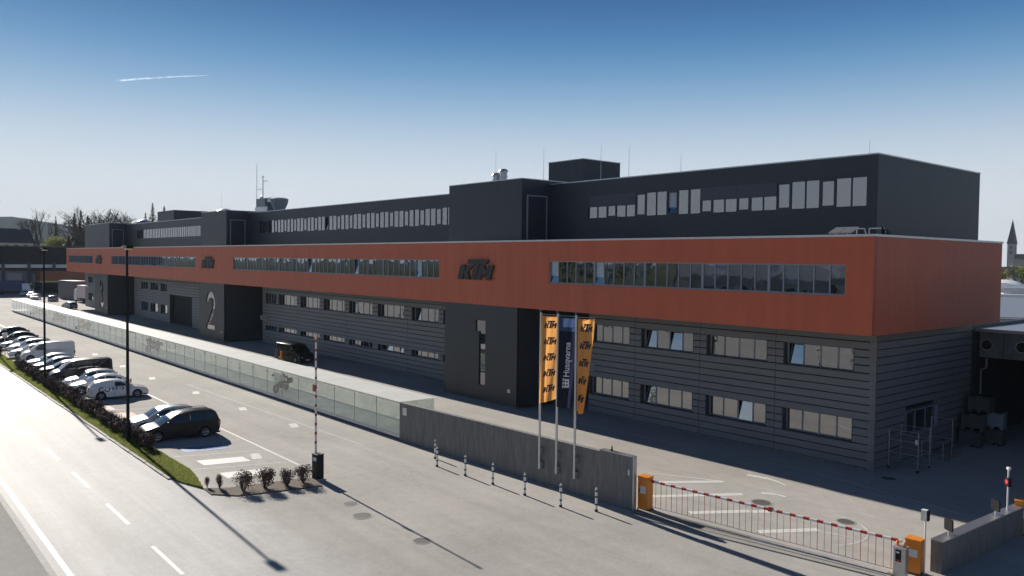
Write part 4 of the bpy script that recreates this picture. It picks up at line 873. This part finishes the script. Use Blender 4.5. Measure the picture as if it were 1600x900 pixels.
    if decals:
        dm = MB()
        for k, dx in enumerate((-.05, .12, .42, .60)):
            x0 = -.55+dx; z0 = .72
            for dz in (0, 1): dm.add([(x0, 0, z0+.0+.1*dz), (x0+.05, 0, z0+.1*dz), (x0+(.13 if not dz else .05-.0), 0, z0+.1+.1*dz*1.0), (x0+(.08 if not dz else .0), 0, z0+.1+.1*dz)] if not dz else [(x0+.08, 0, z0+.1), (x0+.13, 0, z0+.1), (x0+.05, 0, z0+.2), (x0, 0, z0+.2)], [(0, 1, 2, 3)])
        for cx, a0, a1 in ((-1.05, 40, 330), (-.78, 180, 400)):
            pts = [(cx+.11*math.cos(R(a0+(a1-a0)*k/10)), .80+.11*math.sin(R(a0+(a1-a0)*k/10))) for k in range(11)]; st = stroke(pts, .05); n2 = len(pts)
            for k in range(n2-1): dm.add([(st[q][0], 0, st[q][1]) for q in (k, k+1, 2*n2-2-k, 2*n2-1-k)], [(0, 1, 2, 3)])
        for sd in (-1, 1):
            me = dm.mesh('decal', 'ink'); o = link('decal', me, t, (.36, sd*(hw*.985+.012), -.36), None, (1.5, 1, 1.45))
    return t
# nose towards the road (-y) unless said otherwise; local +x is forward
ND = R(-90-5)
V = [
 ('mpv', 'car_black', 'black people carrier with roof rails, nearest in the parking row', (-31.75, -22.35), ND, dict(rails=True)),
 ('hatch', 'car_silver', 'silver car half hidden behind the black people carrier', (-34.9, -22.3), ND, {}),
 ('hatch', 'car_white', 'white hatchback with black chevron markings on its side', (-48.8, -21.55), R(90-7), dict(decals=True, windows=False)),
 ('sedan', 'car_white', 'white car directly behind the marked white hatchback', (-52.5, -22.0), ND, {}),
 ('hatch', 'car_silver', 'pale car between the white car and the black van', (-55.6, -21.9), ND, {}),
 ('van', 'car_darkgrey', 'black passenger van with tinted windows in the parking row', (-59.5, -21.9), ND, dict(cat='van')),
 ('sedan', 'car_black', 'black car parked just behind the black van', (-63.8, -22.2), ND, {}),
 ('sedan', 'car_grey', 'grey car, second behind the black van', (-67.0, -22.3), ND, {}),
 ('sedan', 'car_silver', 'silver car parked in front of the white van', (-70.3, -22.2), ND, {}),
 ('van', 'car_white', 'white panel van with windowless sides in the parking row', (-77.0, -21.3), ND, dict(cat='van', windows=False)),
 ('sedan', 'car_white', 'white car with its bonnet showing beyond the white van', (-81.0, -22.0), ND, {}),
 ('wagon', 'car_silver', 'silver estate car beyond the white van', (-86.3, -21.4), ND, dict(rails=True)),
 ('sedan', 'car_silver', 'silver car beyond the silver estate', (-90.2, -21.6), ND, {}),
 ('sedan', 'car_darkgrey', 'dark car near the left edge, the nearer of two', (-97.5, -21.0), ND, {}),
 ('sedan', 'car_darkgrey', 'dark car at the left edge, the farther of two', (-106, -20.6), ND, {}),
]
for st, pm, lb, loc, rz, kw in V: vehicle(st, pm, lb, loc, rz, **kw)
vehicle('van', 'car_black', 'black van parked in the shade along the factory wall', (-61.4, -1.1), R(8), 'van', 'vehicles by the building')
t = thing('marker_post', 'orange marker post beside the black van in the shade', 'post', (-61.3, -2.6, 0)); MB().tube((0, 0, 0), (0, 0, 1.15), .11, n=10).build('post', 'orange', t, True); MB().lathe([(.3, 0), (.3, .06), (.12, .1)], 12).build('foot', 'black', t)
for st, pm, lb, loc, rz in (('wagon', 'car_blue', 'blue estate car driving off beyond the showcase', (-166, -1.5), R(188)), ('hatch', 'car_grey', 'grey car left of the far lorry', (-197, 1.2), R(160)), ('sedan', 'car_white', 'white car parked far off beyond the showcase', (-208, -.6), R(-20)), ('hatch', 'car_silver', 'silver car parked far off, middle of the group', (-219, .4), R(-20)), ('sedan', 'car_white', 'pale car parked farthest of the distant group', (-232, 1.0), R(-20)), ('sedan', 'car_blue', 'dark blue car parked far off beside the silver one', (-226, 3.2), R(-20))):
    vehicle(st, pm, lb, loc, rz, 'car', 'cars far beyond the showcase')

# ------------------------------------------------------------------ hedge and shrubs
def shrub_meshes(seed, leaf, rx_, rz_, n, flat=True):
    rr = random.Random(seed); vs = []; fs = []
    blobs = [(rr.uniform(-.45, .45)*rx_, rr.uniform(-.45, .45)*rx_, rr.uniform(.35, .72)*rz_, rr.uniform(.45, .75)*rx_) for _ in range(7)]
    for _ in range(n):
        bx_, by, bz, br = rr.choice(blobs); d = Vector((rr.gauss(0, 1), rr.gauss(0, 1), rr.gauss(0, 1))).normalized()*br*rr.random()**.45
        p = Vector((bx_, by, bz))+d
        if p.z < .06: p.z = rr.uniform(.06, .3)
        if flat and p.z > rz_: p.z = rz_-rr.random()*.08
        a = Vector((rr.gauss(0, 1), rr.gauss(0, 1), rr.gauss(0, 1))).normalized()*rr.uniform(.02, .045); b_ = a.cross(Vector((rr.gauss(0, 1), rr.gauss(0, 1), rr.gauss(0, 1)))).normalized()*a.length*.6; k = len(vs)
        vs += [p-a, p-b_, p+a, p+b_]; fs.append((k, k+1, k+2, k+3))
    me = bpy.data.meshes.new('foliage'); me.from_pydata(vs, [], fs); me.materials.append(M[leaf])
    tw = MB()
    for _ in range(26):
        a = rr.uniform(0, 2*PI); l = rr.uniform(.4, .95); p1 = (math.cos(a)*rx_*.75*l, math.sin(a)*rx_*.75*l, rz_*rr.uniform(.6, 1.0)); p0 = (math.cos(a)*.05, math.sin(a)*.05, 0); mid = tuple((u+v)/2*f for u, v, f in zip(p0, p1, (1.1, 1.1, 1.0)))
        tw.tube(p0, mid, .014, .010, 4).tube(mid, p1, .010, .004, 4)
    return me, tw.mesh('stems', 'twig')
hv = [shrub_meshes(s, 'leaf_red', .47, .98+.1*(s % 2), 1900) for s in range(4)]
for k in range(66):
    x = -29.2-k*1.08*(1 if k < 40 else 1.25); m_ = hv[k % 4]
    if k == 0: lb, gp_ = 'dark rounded shrub at the near end of the hedge, beside the people carrier', 0
    else: lb = 'reddish brown clipped hedge shrub, in the stretch '+('beside the street lamp nearest the viewer' if x > -34 else 'before the empty parking bays' if x > -46 else 'before the row of white cars' if x > -57 else 'before the black passenger van' if x > -62 else 'before the black, grey and silver cars' if x > -73 else 'before the white panel van' if x > -83 else 'at the far left end')
    t = thing('hedge_shrub', lb, 'shrub', (x, -24.82+random.uniform(-.1, .1), .04), random.uniform(0, 6.28), 'hedge shrubs')
    sc = random.uniform(.85, 1.12); t.scale = (sc, sc, sc*random.uniform(.88, 1.08)); link('foliage', m_[0], t); link('stems', m_[1], t)
bv_ = [shrub_meshes(20+s, 'leaf_dry', .5, .95, 1500, False) for s in range(3)]
for k, (x, y, s) in enumerate(((-19.75, -24.85, .55), (-19.25, -24.45, .75), (-18.1, -23.75, 1.0), (-17.95, -22.75, 1.05), (-17.75, -21.75, .85), (-17.8, -20.9, .95))):
    t = thing('bed_shrub', 'small bare brown shrub in the gravel bed, '+('leftmost and thinnest', 'second from the left', 'third from the left', 'largest, fourth from the left', 'second from the barrier', 'next to the black barrier cabinet')[k], 'shrub', (x, y, .04), k*1.3, 'shrubs in the gravel bed')
    t.scale = (s*(.55 if k < 2 else 1), s*(.55 if k < 2 else 1), s); link('foliage', bv_[k % 3][0], t); link('stems', bv_[k % 3][1], t)

# ------------------------------------------------------------------ loading corner at the right end
t = thing('loading_canopy', 'dark loading bay with concrete beam and round vents at the right edge', 'loading bay', (-1.5, 17.2, 0))
MB().box(.0, 16, .3, .7, 5.15, 6.75).build('beam', 'concrete', t)
for k in range(5):
    MB().lathe([(0, -.0), (.30, -.0), (.34, .0)], 20, (.42+k*1.98, .29, 5.95), 'Y').build('vent', 'gap', t); MB().lathe([(.31, -.02), (.36, -.02), (.36, .01)], 20, (.42+k*1.98, .29, 5.95), 'Y').build('vent_ring', 'steel', t)
    if k: MB().box(k*1.98-.6, k*1.98-.57, .285, .299, 5.15, 6.75).build('joint', 'gap', t)
MB().box(-.1, 16, -.3, 14, 6.8, 7.0).build('canopy_roof', 'steel', t); MB().box(.2, 16, 13.5, 13.8, 0, 6.78).build('rear_wall', 'dark_smooth', t); MB().box(-.44, -.06, -.98, 13.6, 0, 7.2).build('side_wall', 'dark_smooth', t); MB().box(16.0, 30, -13, 30, 0, 11.5).build('added_sky_block', 'dark_smooth', t)  # last box: unseen dark mass, added to keep skylight off the gable and bay
for x in (4.5, 9.5, 15.5): MB().box(x, x+.35, .35, .65, 0, 5.14).build('column', 'steel', t)
MB().path([(.5, .1, 5.1), (.5, .1, 4.5), (.2, .1, 4.4), (.2, .1, 0)], .06).build('downpipe', 'steel', t)
MB().tube((3.2, -.1, 6.55), (16, -.1, 6.55), .06, n=8).build('pipe', 'alu', t)
crg = mat('grey_crate_plastic', (.075, .078, .085), .6, var=.1, vscale=3); M['crg'] = crg
def crate(x, y, z, rz, lb, m='crg'):
    t = thing('pallet_crate', lb, 'crate', (x, y, z), rz, 'stacked pallet crates'); w = .6; d = .5; h = 1.0
    MB().box(-w, w, -d, d, .16, h).build('bin', m, t); MB().box(-w-.03, w+.03, -d-.03, d+.03, h-.10, h).build('rim', m, t)
    for xx in (-w+.1, 0, w-.1): MB().box(xx-.1, xx+.1, -d, d, 0, .158).build('foot', m, t)
    for xx in (-.35, .35): MB().box(xx-.18, xx+.18, -d-.036, -d-.03, h-.085, h-.02).build('slot', 'gap', t)
crate(-.75, 14.6, 0, R(8), 'grey pallet crate at the bottom front of the stack'); crate(-.65, 14.65, 1.01, R(8), 'grey pallet crate in the middle of the front stack'); crate(-.1, 16.2, 0, R(8), 'grey pallet crate on the floor behind the front stack'); crate(-.55, 15.4, 2.02, R(5), 'grey pallet crate on top of the stack'); crate(-.1, 16.2, 1.01, R(8), 'pale crate second up in the rear stack', 'frame')
t = thing('wire_trolley', 'wheeled steel rack trolley with wire shelves standing by the gable wall', 'trolley', (-.45, 5.2, 0), R(3))
for x in (-.95, .55):
    for y in (0, 1.6): MB().tube((x, y, .12), (x, y, 2.15), .028, n=8).build('upright', 'steel', t); MB().lathe([(.03, -.03), (.07, -.03), (.07, .03), (.03, .03)], 10, (x, y, .07), 'Y').build('castor', 'black', t)
for z in (.14, .9, 1.6, 2.13):
    MB().path([(-.95, 0, z), (.55, 0, z), (.55, 1.6, z), (-.95, 1.6, z), (-.95, 0, z)], .022).build('rail', 'steel', t)
for z in (.16, .92): 
    for k in range(9): MB().tube((-.95+k*.18, 0, z), (-.95+k*.18, 1.6, z), .008, n=4).build('wire', 'steel', t)
for k in range(8): MB().tube((-.85+.19*k, 0, 1.6), (-.85+.19*k, -.04, 1.52), .008, n=4).build('hook', 'steel', t)
MB().box(.40, .52, -.04, -.03, 1.5, 1.75).build('tag', 'sign_text', t)
t = thing('wire_trolley', 'lower steel frame trolley behind the rack trolley', 'trolley', (-.35, 8.2, 0), R(5))
for x in (-.6, .5):
    for y in (0, 1.5): MB().tube((x, y, 0.1), (x, y, 2.3 if y else 1.2), .025, n=8).build('upright', 'steel', t)
for z in (.15, 1.2): MB().path([(-.6, 0, z), (.5, 0, z), (.5, 1.5, z), (-.6, 1.5, z), (-.6, 0, z)], .02).build('rail', 'steel', t)
MB().path([(-.6, 1.5, 2.3), (.5, 1.5, 2.3)], .02).build('rail', 'steel', t)
cb = mat('cardboard', (.33, .26, .18), .9); M['cb'] = cb
t = thing('flat_pallet', 'flat pale pallet lying on the ground behind the trolleys', 'pallet', (-.6, 10.9, 0), R(8))
for k in range(6): MB().box(-.6, .6, -.5+k*.18, -.36+k*.18, .1, .125).build('board', 'cb', t)
for x in (-.55, 0, .45): MB().box(x, x+.1, -.5, .54, 0, .098).build('bearer', 'cb', t)
t = thing('steel_beam_bundle', 'bundle of steel bars lying along the gable wall', 'steel bars', (-1.0, 13.0, 0), R(90))
for k in range(4): MB().box(-1.6, 1.6, -.25+.14*k, -.16+.14*k, .05, .14+.03*(k % 2)).build('bar', 'steel', t)

# ------------------------------------------------------------------ background right: roofs and church
DR = Vector((-.31, .95)); DN = Vector((.95, .31))
def at(dist, side): p = Vector((18.48, -38.24))+DR*dist+DN*side; return (p.x, p.y, 0)
ang = math.atan2(DN.y, DN.x)
t = thing('factory_hall', 'low hall with bright white curved roof behind the building on the right', 'hall', at(120, 0), ang)
MB().box(-12, 40, 0, 40, 0, 7.0).build('wall', 'steel', t); rf = mat('bright_roof_sheet', (.78, .79, .80), .5, var=.15, vscale=.4); M['rf'] = rf
MB().box(-12.2, 40, -.2, 40, 7.0, 7.3).build('roof', 'rf', t)
for k in range(6): MB().prism([(3.2*math.cos(R(a)), 1.3*math.sin(R(a))) for a in range(0, 181, 20)], 8, 39, 'Y').build('roof_vault', 'rf', t, True).location = (-8+6.6*k, 0, 7.3)
for k in range(5): MB().box(-6+5*k, -3.5+5*k, 2, 4.5, 7.3, 8.1).build('roof_light', 'cap', t)
t = thing('storage_hall', 'grey hall with ribbed roof just beyond the canopy', 'hall', at(80, 2), ang)
MB().box(-10, 40, 0, 24, 0, 6.6).build('wall', 'steel', t); MB().add([(-10.3, -.4, 6.5), (40, -.4, 6.5), (40, 12, 7.9), (-10.3, 12, 7.9), (40, 24.4, 6.5), (-10.3, 24.4, 6.5)], [(0, 1, 2, 3), (3, 2, 4, 5)]).build('roof', 'frame', t)
t = thing('church', 'distant church with pointed spire on the right horizon', 'church', at(760, -1.5), ang-.3)
cst = mat('church_plaster', (.45, .40, .36), .9); M['cst'] = cst; crf = mat('church_roof', (.05, .05, .06), .6); M['crf'] = crf
MB().box(-2.6, 2.6, -2.6, 2.6, 0, 28).build('tower', 'cst', t); MB().add([(-3, -3, 28), (3, -3, 28), (3, 3, 28), (-3, 3, 28), (0, 0, 48)], [(0, 1, 4), (1, 2, 4), (2, 3, 4), (3, 0, 4)]).build('spire', 'crf', t)
MB().box(2.6, 26, -5, 5, 0, 13).build('nave', 'cst', t); MB().prism([(-5.5, 13), (5.5, 13), (0, 20)], 2.6, 26.4, 'X').build('nave_roof', 'crf', t)
for z in (20, 24): MB().box(-.5, .5, -2.66, -2.6, z, z+2.4).build('window', 'gap', t)
hw_ = mat('house_plaster', (.52, .48, .44), .9); hr_ = mat('house_roof', (.12, .075, .06), .8, var=.3, vscale=.5); M['hw'] = hw_; M['hr'] = hr_
def house(loc, rz, w, d, h, rh, lb, wm='hw', rm='hr', grp='houses of the town'):
    t = thing('house', lb, 'house', loc, rz, grp); MB().box(-w/2, w/2, -d/2, d/2, 0, h).build('wall', wm, t)
    MB().prism([(-d/2-.6, h-.1), (d/2+.6, h-.1), (0, h+rh)], -w/2-.5, w/2+.5, 'X').build('roof', rm, t)
    for k in range(int(w//3)):
        for z in (1.2, h-2.1): MB().box(-w/2+1+3*k, -w/2+2.2+3*k, -d/2-.04, -d/2-.005, z, z+1.4).build('window', 'gap', t)
    MB().box(w/4, w/4+.7, -.4, .4, h+rh*.3, h+rh+.9).build('chimney', 'cst', t)
rr = random.Random(11)
for k, (d, s, w, h, lb) in enumerate(((640, 12, 14, 7, 'pale house below the church, right of it'), (600, -4, 12, 6, 'small house below the church tower'), (520, 16, 16, 6, 'house at the right edge nearer than the church'), (480, 2, 12, 5, 'lowest of the houses under the church'))):
    house(at(d, s), ang+.2*k, w, 9, h, 4, lb)

# ------------------------------------------------------------------ trees
def conifer(loc, h, r, lb, seed, grp='conifers beyond the site'):
    rr = random.Random(seed); t = thing('conifer_tree', lb, 'tree', loc, 0, grp); MB().tube((0, 0, 0), (0, 0, h*.95), h*.018, .03, 7).build('trunk', 'bark', t)
    vs = []; fs = []
    for _ in range(1500):
        f = rr.random()**.75; z = h*(.08+.92*f); a = rr.uniform(0, 2*PI); lim = r*(1-f)**.85*(.8+.3*math.sin(z*5/h*6+a*2)); q = lim*rr.random()**.4; p = Vector((math.cos(a)*q, math.sin(a)*q, z-.25*q))
        sc_ = 1-.8*f; d = Vector((math.cos(a), math.sin(a), -.35))*r*sc_*rr.uniform(.08, .2); e = Vector((-math.sin(a), math.cos(a), rr.uniform(-.3, .3)))*r*sc_*rr.uniform(.06, .12); k = len(vs)
        vs += [p-d-e*.5, p-d+e*.5, p+d+e, p+d-e]; fs.append((k, k+1, k+2, k+3))
    me = bpy.data.meshes.new('crown'); me.from_pydata(vs, [], fs); me.materials.append(M['needle']); link('crown', me, t); return t
def bare_tree(loc, h, lb, seed, spread=.5, depth=6, leaf=None, grp='bare trees beyond the site'):
    rr = random.Random(seed); t = thing('bare_tree', lb, 'tree', loc, 0, grp); tr = MB(); cr_ = MB(); lv = []; lf = []
    def grow(p, d, l, r_, k):
        e = p+d*l; (tr if k < 2 else cr_).tube(p, e, r_, r_*.68, 5 if k < 3 else 3)
        if k >= depth:
            if leaf:
                for _ in range(5):
                    q = e+Vector((rr.gauss(0, .5), rr.gauss(0, .5), rr.gauss(0, .5))); a = Vector((rr.gauss(0, 1), rr.gauss(0, 1), rr.gauss(0, 1))).normalized()*.22; b_ = a.orthogonal()*.7; n0 = len(lv); lv.extend([q-a, q-b_, q+a, q+b_]); lf.append((n0, n0+1, n0+2, n0+3))
            return
        for j in range(3 if k < 4 else 2):
            dd = (d+Vector((rr.gauss(0, spread), rr.gauss(0, spread), rr.gauss(.12, spread*.55)))).normalized(); grow(e, dd, l*rr.uniform(.66, .86), max(r_*.62, .05), k+1)
    grow(Vector((0, 0, 0)), Vector((0, 0, 1)), h*.24, h*.022, 0)
    tr.build('trunk', 'bark', t); cr_.build('crown', 'bark', t)
    if leaf:
        me = bpy.data.meshes.new('leaves'); me.from_pydata(lv, [], lf); me.materials.append(M[leaf]); link('leaves', me, t)
    return t
def left(px_dir, dist):    # direction (x, y) from the viewpoint
    d = Vector(px_dir).normalized(); return (18.48+d.x*dist, -38.24+d.y*dist, 0)
def dirpx(px):             # bearing of a picture column at the horizon, used once to lay out the far trees
    v = Vector(((px-800)/1259.2, 0, 1)); return Vector((rx.x*v.x+fw.x, rx.y*v.x+fw.y))
for k, (px, dist, h, r, lb) in enumerate(((57, 400, 22, 5.0, 'dark conifer near the dark house'), (88, 380, 29, 3.4, 'slim lighter conifer left of the dark trio'), (117, 350, 29, 5.0, 'first of the dark conifers left of the bare trees'), (127, 345, 30, 5.0, 'second of the dark conifers left of the bare trees'), (138, 345, 28, 5.0, 'third of the dark conifers left of the bare trees'), (108, 340, 20, 5, 'low dark conifer before the dark trio'), (228, 330, 29, 4, 'left of the three conifers above the far roof'), (239, 330, 33, 4.4, 'middle and tallest of the conifers above the far roof'), (257, 330, 32, 4.6, 'right of the three conifers above the far roof'), (30, 420, 19, 3.5, 'small conifer behind the dark roofed house'), (100, 330, 15, 4.5, 'small conifer low beside the pale green tree'))):
    conifer(left(dirpx(px), dist), h*.93, r*1.35, lb, k+40)
for k, (px, dist, h, lb, sp, lf_) in enumerate(((64, 390, 34, 'tall thin bare tree standing above the hill line', .28, None), (152, 330, 33, 'left of the big bare trees behind the far building', .5, None), (168, 325, 36, 'middle of the big bare trees behind the far building', .5, None), (184, 330, 35, 'right of the big bare trees behind the far building', .5, None), (97, 360, 22, 'pale green budding tree among the conifers', .5, 'spring'), (75, 370, 19, 'low bare tree below the tall thin one', .5, None), (112, 330, 16, 'low bare tree beside the dark conifers', .5, None), (126, 320, 15, 'low bare tree just left of the building', .5, 'spring'), (50, 380, 17, 'low bare tree right of the dark house', .5, None), (1592, 300, 13, 'bare tree below the church at the right edge', .5, 'spring'), (1576, 330, 12, 'dark bare tree beside the red wall on the right', .5, None))):
    bare_tree(left(dirpx(px), dist), h*.92, lb, k+70, sp, 7 if k in (1, 2, 3) else 6, lf_)
house(left(dirpx(12), 330), R(100), 13, 10, 15, 5, 'white house with broad dark roof at the left edge', 'hw', 'crf'); house(left(dirpx(40), 400), R(80), 12, 9, 12, 4, 'small house with bright roof behind the warehouse', 'hw', 'rf')
house(left(dirpx(72), 430), R(95), 10, 8, 13, 4, 'pale house among the bare trees'); house(left(dirpx(95), 420), R(70), 10, 8, 12, 4, 'second pale house among the conifers')

# ------------------------------------------------------------------ warehouse and lorries at the far left
t = thing('warehouse', 'dark warehouse with loading docks and pale band at the far left', 'warehouse', (-246, 0, 0))
MB().box(-30, 0, -40, 22, 8.2, 13.2).build('upper_wall', 'black', t); MB().box(-30, -.2, -40, 22, 7.2, 8.19).build('pale_band', 'white', t); MB().box(-30, .4, -40, 22, 6.5, 7.19).build('canopy', 'black', t)
MB().box(-30, -2, -40, 22, 0, 6.49).build('lower_wall', 'frame', t); MB().box(-31, .2, -40.5, 22.5, 13.2, 13.5).build('roof', 'roof', t)
for k in range(9):
    y = -34+6.3*k; MB().box(.02, .5, y, y+.7, 0, 8.7).build('column', 'frame_dk', t); MB().box(-2.0, -1.9, y+1.6, y+5.2, 3.0, 5.6).build('dock_door', 'concrete_lt', t); MB().box(-1.9, -.6, y+1.4, y+5.4, 0, 1.2).build('dock', 'black', t)
def lorry(x, y, rz, bm, lb, L=8, H_=3.9):
    t = thing('lorry', lb, 'lorry', (x, y, 0), rz, 'lorries at the far end'); MB().box(-L+1.2, 1.0, -1.25, 1.25, 1.1, H_).build('box_body', bm, t)
    MB().prism([(1.15, .5), (3.2, .5), (3.25, 1.5), (2.95, 2.9), (2.5, 3.1), (1.15, 3.1)], -1.22, 1.22).build('cab', 'white', t); MB().add([(3.262, -1.1, 1.6), (3.262, 1.1, 1.6), (2.985, 1.1, 2.8), (2.985, -1.1, 2.8)], [(0, 1, 2, 3)]).build('windscreen', 'carglass', t)
    MB().box(-L+1.2, 3.0, -.5, .5, .6, 1.08).build('chassis', 'black', t)
    for wx in (2.2, -L+2.2, -L+3.4):
        for sd in (-1, 1): w = MB().lathe(wheel_ring(.5, .3), 16, (0, 0, 0), 'Y').build('wheel', 'rubber', t, True); w.location = (wx, sd*1.05, .5)
tb = mat('blue_tarpaulin', (.04, .05, .14), .6); M['tb'] = tb; pk = mat('pale_pink_box', (.62, .52, .54), .6); M['pk'] = pk
lorry(-236, 0.2, R(60), 'tb', 'lorry with dark blue tarpaulin at the loading docks'); lorry(-189.5, 6.2, R(185), 'pk', 'box lorry with pale rear beside the far end of the building', 7, 4.0)
cn = mat('container_steel', (.16, .15, .155), .6, var=.15, vscale=1); M['cn'] = cn; co_ = mat('rust_orange_steel', (.30, .11, .05), .7, var=.2, vscale=1); M['co'] = co_
t = thing('shipping_container', 'grey steel container left of the pale box lorry', 'container', (-205, 8.0, 0), R(12)); MB().box(-6, 3, -2, 1.4, .1, 4.6).build('body', 'cn', t)
for k in range(14): MB().box(3.003, 3.05, -1.9+.24*k, -1.8+.24*k, .2, 4.5).build('rib', 'cn', t)
t = thing('orange_shed', 'low rust orange shed front behind the distant cars', 'shed', (-240, 14, 0)); MB().box(-8, 0, -8, 14, 3.6, 6.4).build('fascia', 'co', t); MB().box(-8, -.2, -8, 14, 3.2, 3.58).build('gutter', 'lampglass', t); MB().box(-8, -1.5, -8, 14, 0, 3.19).build('wall', 'black', t)
for k in range(5): MB().box(-.4, .02, -7.5+4.8*k, -7.1+4.8*k, 0, 3.19).build('post', 'frame', t)

t = thing('factory_hall', 'pale vaulted hall across the road, seen mirrored in the red band windows', 'hall', (-30, -84, 0))
MB().box(-50, 75, -24, 0, 0, 8.4).build('wall', 'concrete_lt', t)
for k in range(11): MB().prism([(5.2*math.cos(R(a)), 3.0*math.sin(R(a))) for a in range(0, 181, 15)], -24.2, .2, 'Y').build('roof_vault', 'rf', t, True).location = (-44+11.2*k, 0, 8.4)
for k in range(30): MB().box(-47+4*k, -44.6+4*k, .005, .06, 3.2, 6.4).build('window', 'black', t)
for k, (x, h) in enumerate(((-95, 17), (-84, 20), (22, 23), (33, 20), (44, 25), (55, 21), (66, 24), (79, 20))): bare_tree((x, -70, 0), h, 'roadside tree mirrored in the upper windows, '+('first', 'second', 'third', 'fourth', 'fifth', 'sixth', 'seventh', 'eighth')[k]+' along the road', 200+k, .5, 6, 'spring', 'trees across the road')

# ------------------------------------------------------------------ hills and contrail
hv_ = []; hf = []; NA = 120; rr = random.Random(2)
from mathutils import noise as mn
for i in range(NA+1):
    a = PI*2*i/NA
    for j, (dist, f) in enumerate(((1500, 0), (1900, .45), (2500, 1.0), (3300, .8), (4200, 0))):
        n_ = mn.fractal(Vector((math.cos(a)*2.2, math.sin(a)*2.2, j*.35)), 1, 2, 4)
        bear = math.degrees(math.atan2(math.sin(a), -math.cos(a)))          # 0 = straight along the facade to the left
        amp = 112*math.exp(-((bear-7)/9.0)**2)+48*(abs(bear) > 75)
        hv_.append((18+dist*math.cos(a), -38+dist*math.sin(a), f*(amp*(1+.35*n_))+ (0 if f else -3)))
for i in range(NA):
    for j in range(4): hf.append((i*5+j, (i+1)*5+j, (i+1)*5+j+1, i*5+j+1))
me = bpy.data.meshes.new('hills'); me.from_pydata(hv_, [], hf); me.materials.append(M['forest'])
hl = link('hills', me); tag(hl, kind='structure')
sb = hl.modifiers.new('subdivision', 'SUBSURF'); sb.levels = sb.render_levels = 2
tx_ = bpy.data.textures.new('treetops', 'CLOUDS'); tx_.noise_scale = 40; dp = hl.modifiers.new('treetops', 'DISPLACE'); dp.texture = tx_; dp.strength = 14; dp.direction = 'Z'
ct = bpy.data.materials.new('ice_cloud'); ct.use_nodes = True; nt = ct.node_tree; nt.nodes.clear()
o_ = nt.nodes.new('ShaderNodeOutputMaterial'); v_ = nt.nodes.new('ShaderNodeBsdfTranslucent'); v_.inputs[0].default_value = (1, 1, 1, 1); tr_ = nt.nodes.new('ShaderNodeBsdfTransparent'); mx_ = nt.nodes.new('ShaderNodeMixShader')
tc = nt.nodes.new('ShaderNodeTexCoord'); nz = nt.nodes.new('ShaderNodeTexNoise'); nz.inputs['Scale'].default_value = .02; nz.inputs['Detail'].default_value = 5; nt.links.new(tc.outputs['Object'], nz.inputs['Vector'])
mg = nt.nodes.new('ShaderNodeMapRange'); mg.inputs[1].default_value = .35; mg.inputs[2].default_value = .75; mg.inputs[3].default_value = .02; mg.inputs[4].default_value = .18
nt.links.new(nz.outputs['Fac'], mg.inputs[0]); nt.links.new(mg.outputs[0], mx_.inputs[0]); nt.links.new(tr_.outputs[0], mx_.inputs[1]); nt.links.new(v_.outputs[0], mx_.inputs[2]); nt.links.new(mx_.outputs[0], o_.inputs[0])
def skypt(px, py, d): v = rx*((px-800)/1259.2)+dy*((py-450)/1259.2)+fw; return Vector((18.48, -38.24, 11))+v.normalized()*d
pts = [skypt(185, 126, 9000), skypt(230, 122.5, 9000), skypt(280, 119.5, 9000), skypt(325, 118, 9000)]
b = MB(); rr_ = (9, 8, 6, 1.5); b.v = []
for p, q in zip(pts, rr_):
    for k in range(8): b.v.append(tuple(p+Vector((0, q*1.5*math.cos(k*PI/4), q*math.sin(k*PI/4)))))
b.f = [(j*8+k, j*8+(k+1) % 8, (j+1)*8+(k+1) % 8, (j+1)*8+k) for j in range(3) for k in range(8)]
tag(b.build('contrail', ct, None, True), 'short white vapour trail high in the blue sky at the left', 'contrail')

# ------------------------------------------------------------------ haze: even air round the whole scene
hz = bpy.data.materials.new('thin_haze'); hz.use_nodes = True; nt = hz.node_tree; nt.nodes.clear()
ho = nt.nodes.new('ShaderNodeOutputMaterial'); pv = nt.nodes.new('ShaderNodeVolumePrincipled'); pv.inputs['Color'].default_value = (.72, .85, 1, 1); pv.inputs['Density'].default_value = .00012; pv.inputs['Anisotropy'].default_value = 0.
nt.links.new(pv.outputs[0], ho.inputs['Volume'])
tag(MB().box(-4600, 4600, -4600, 4600, -6, 230).build('haze', hz), 'thin pale haze over the far land', 'haze', kind='stuff')
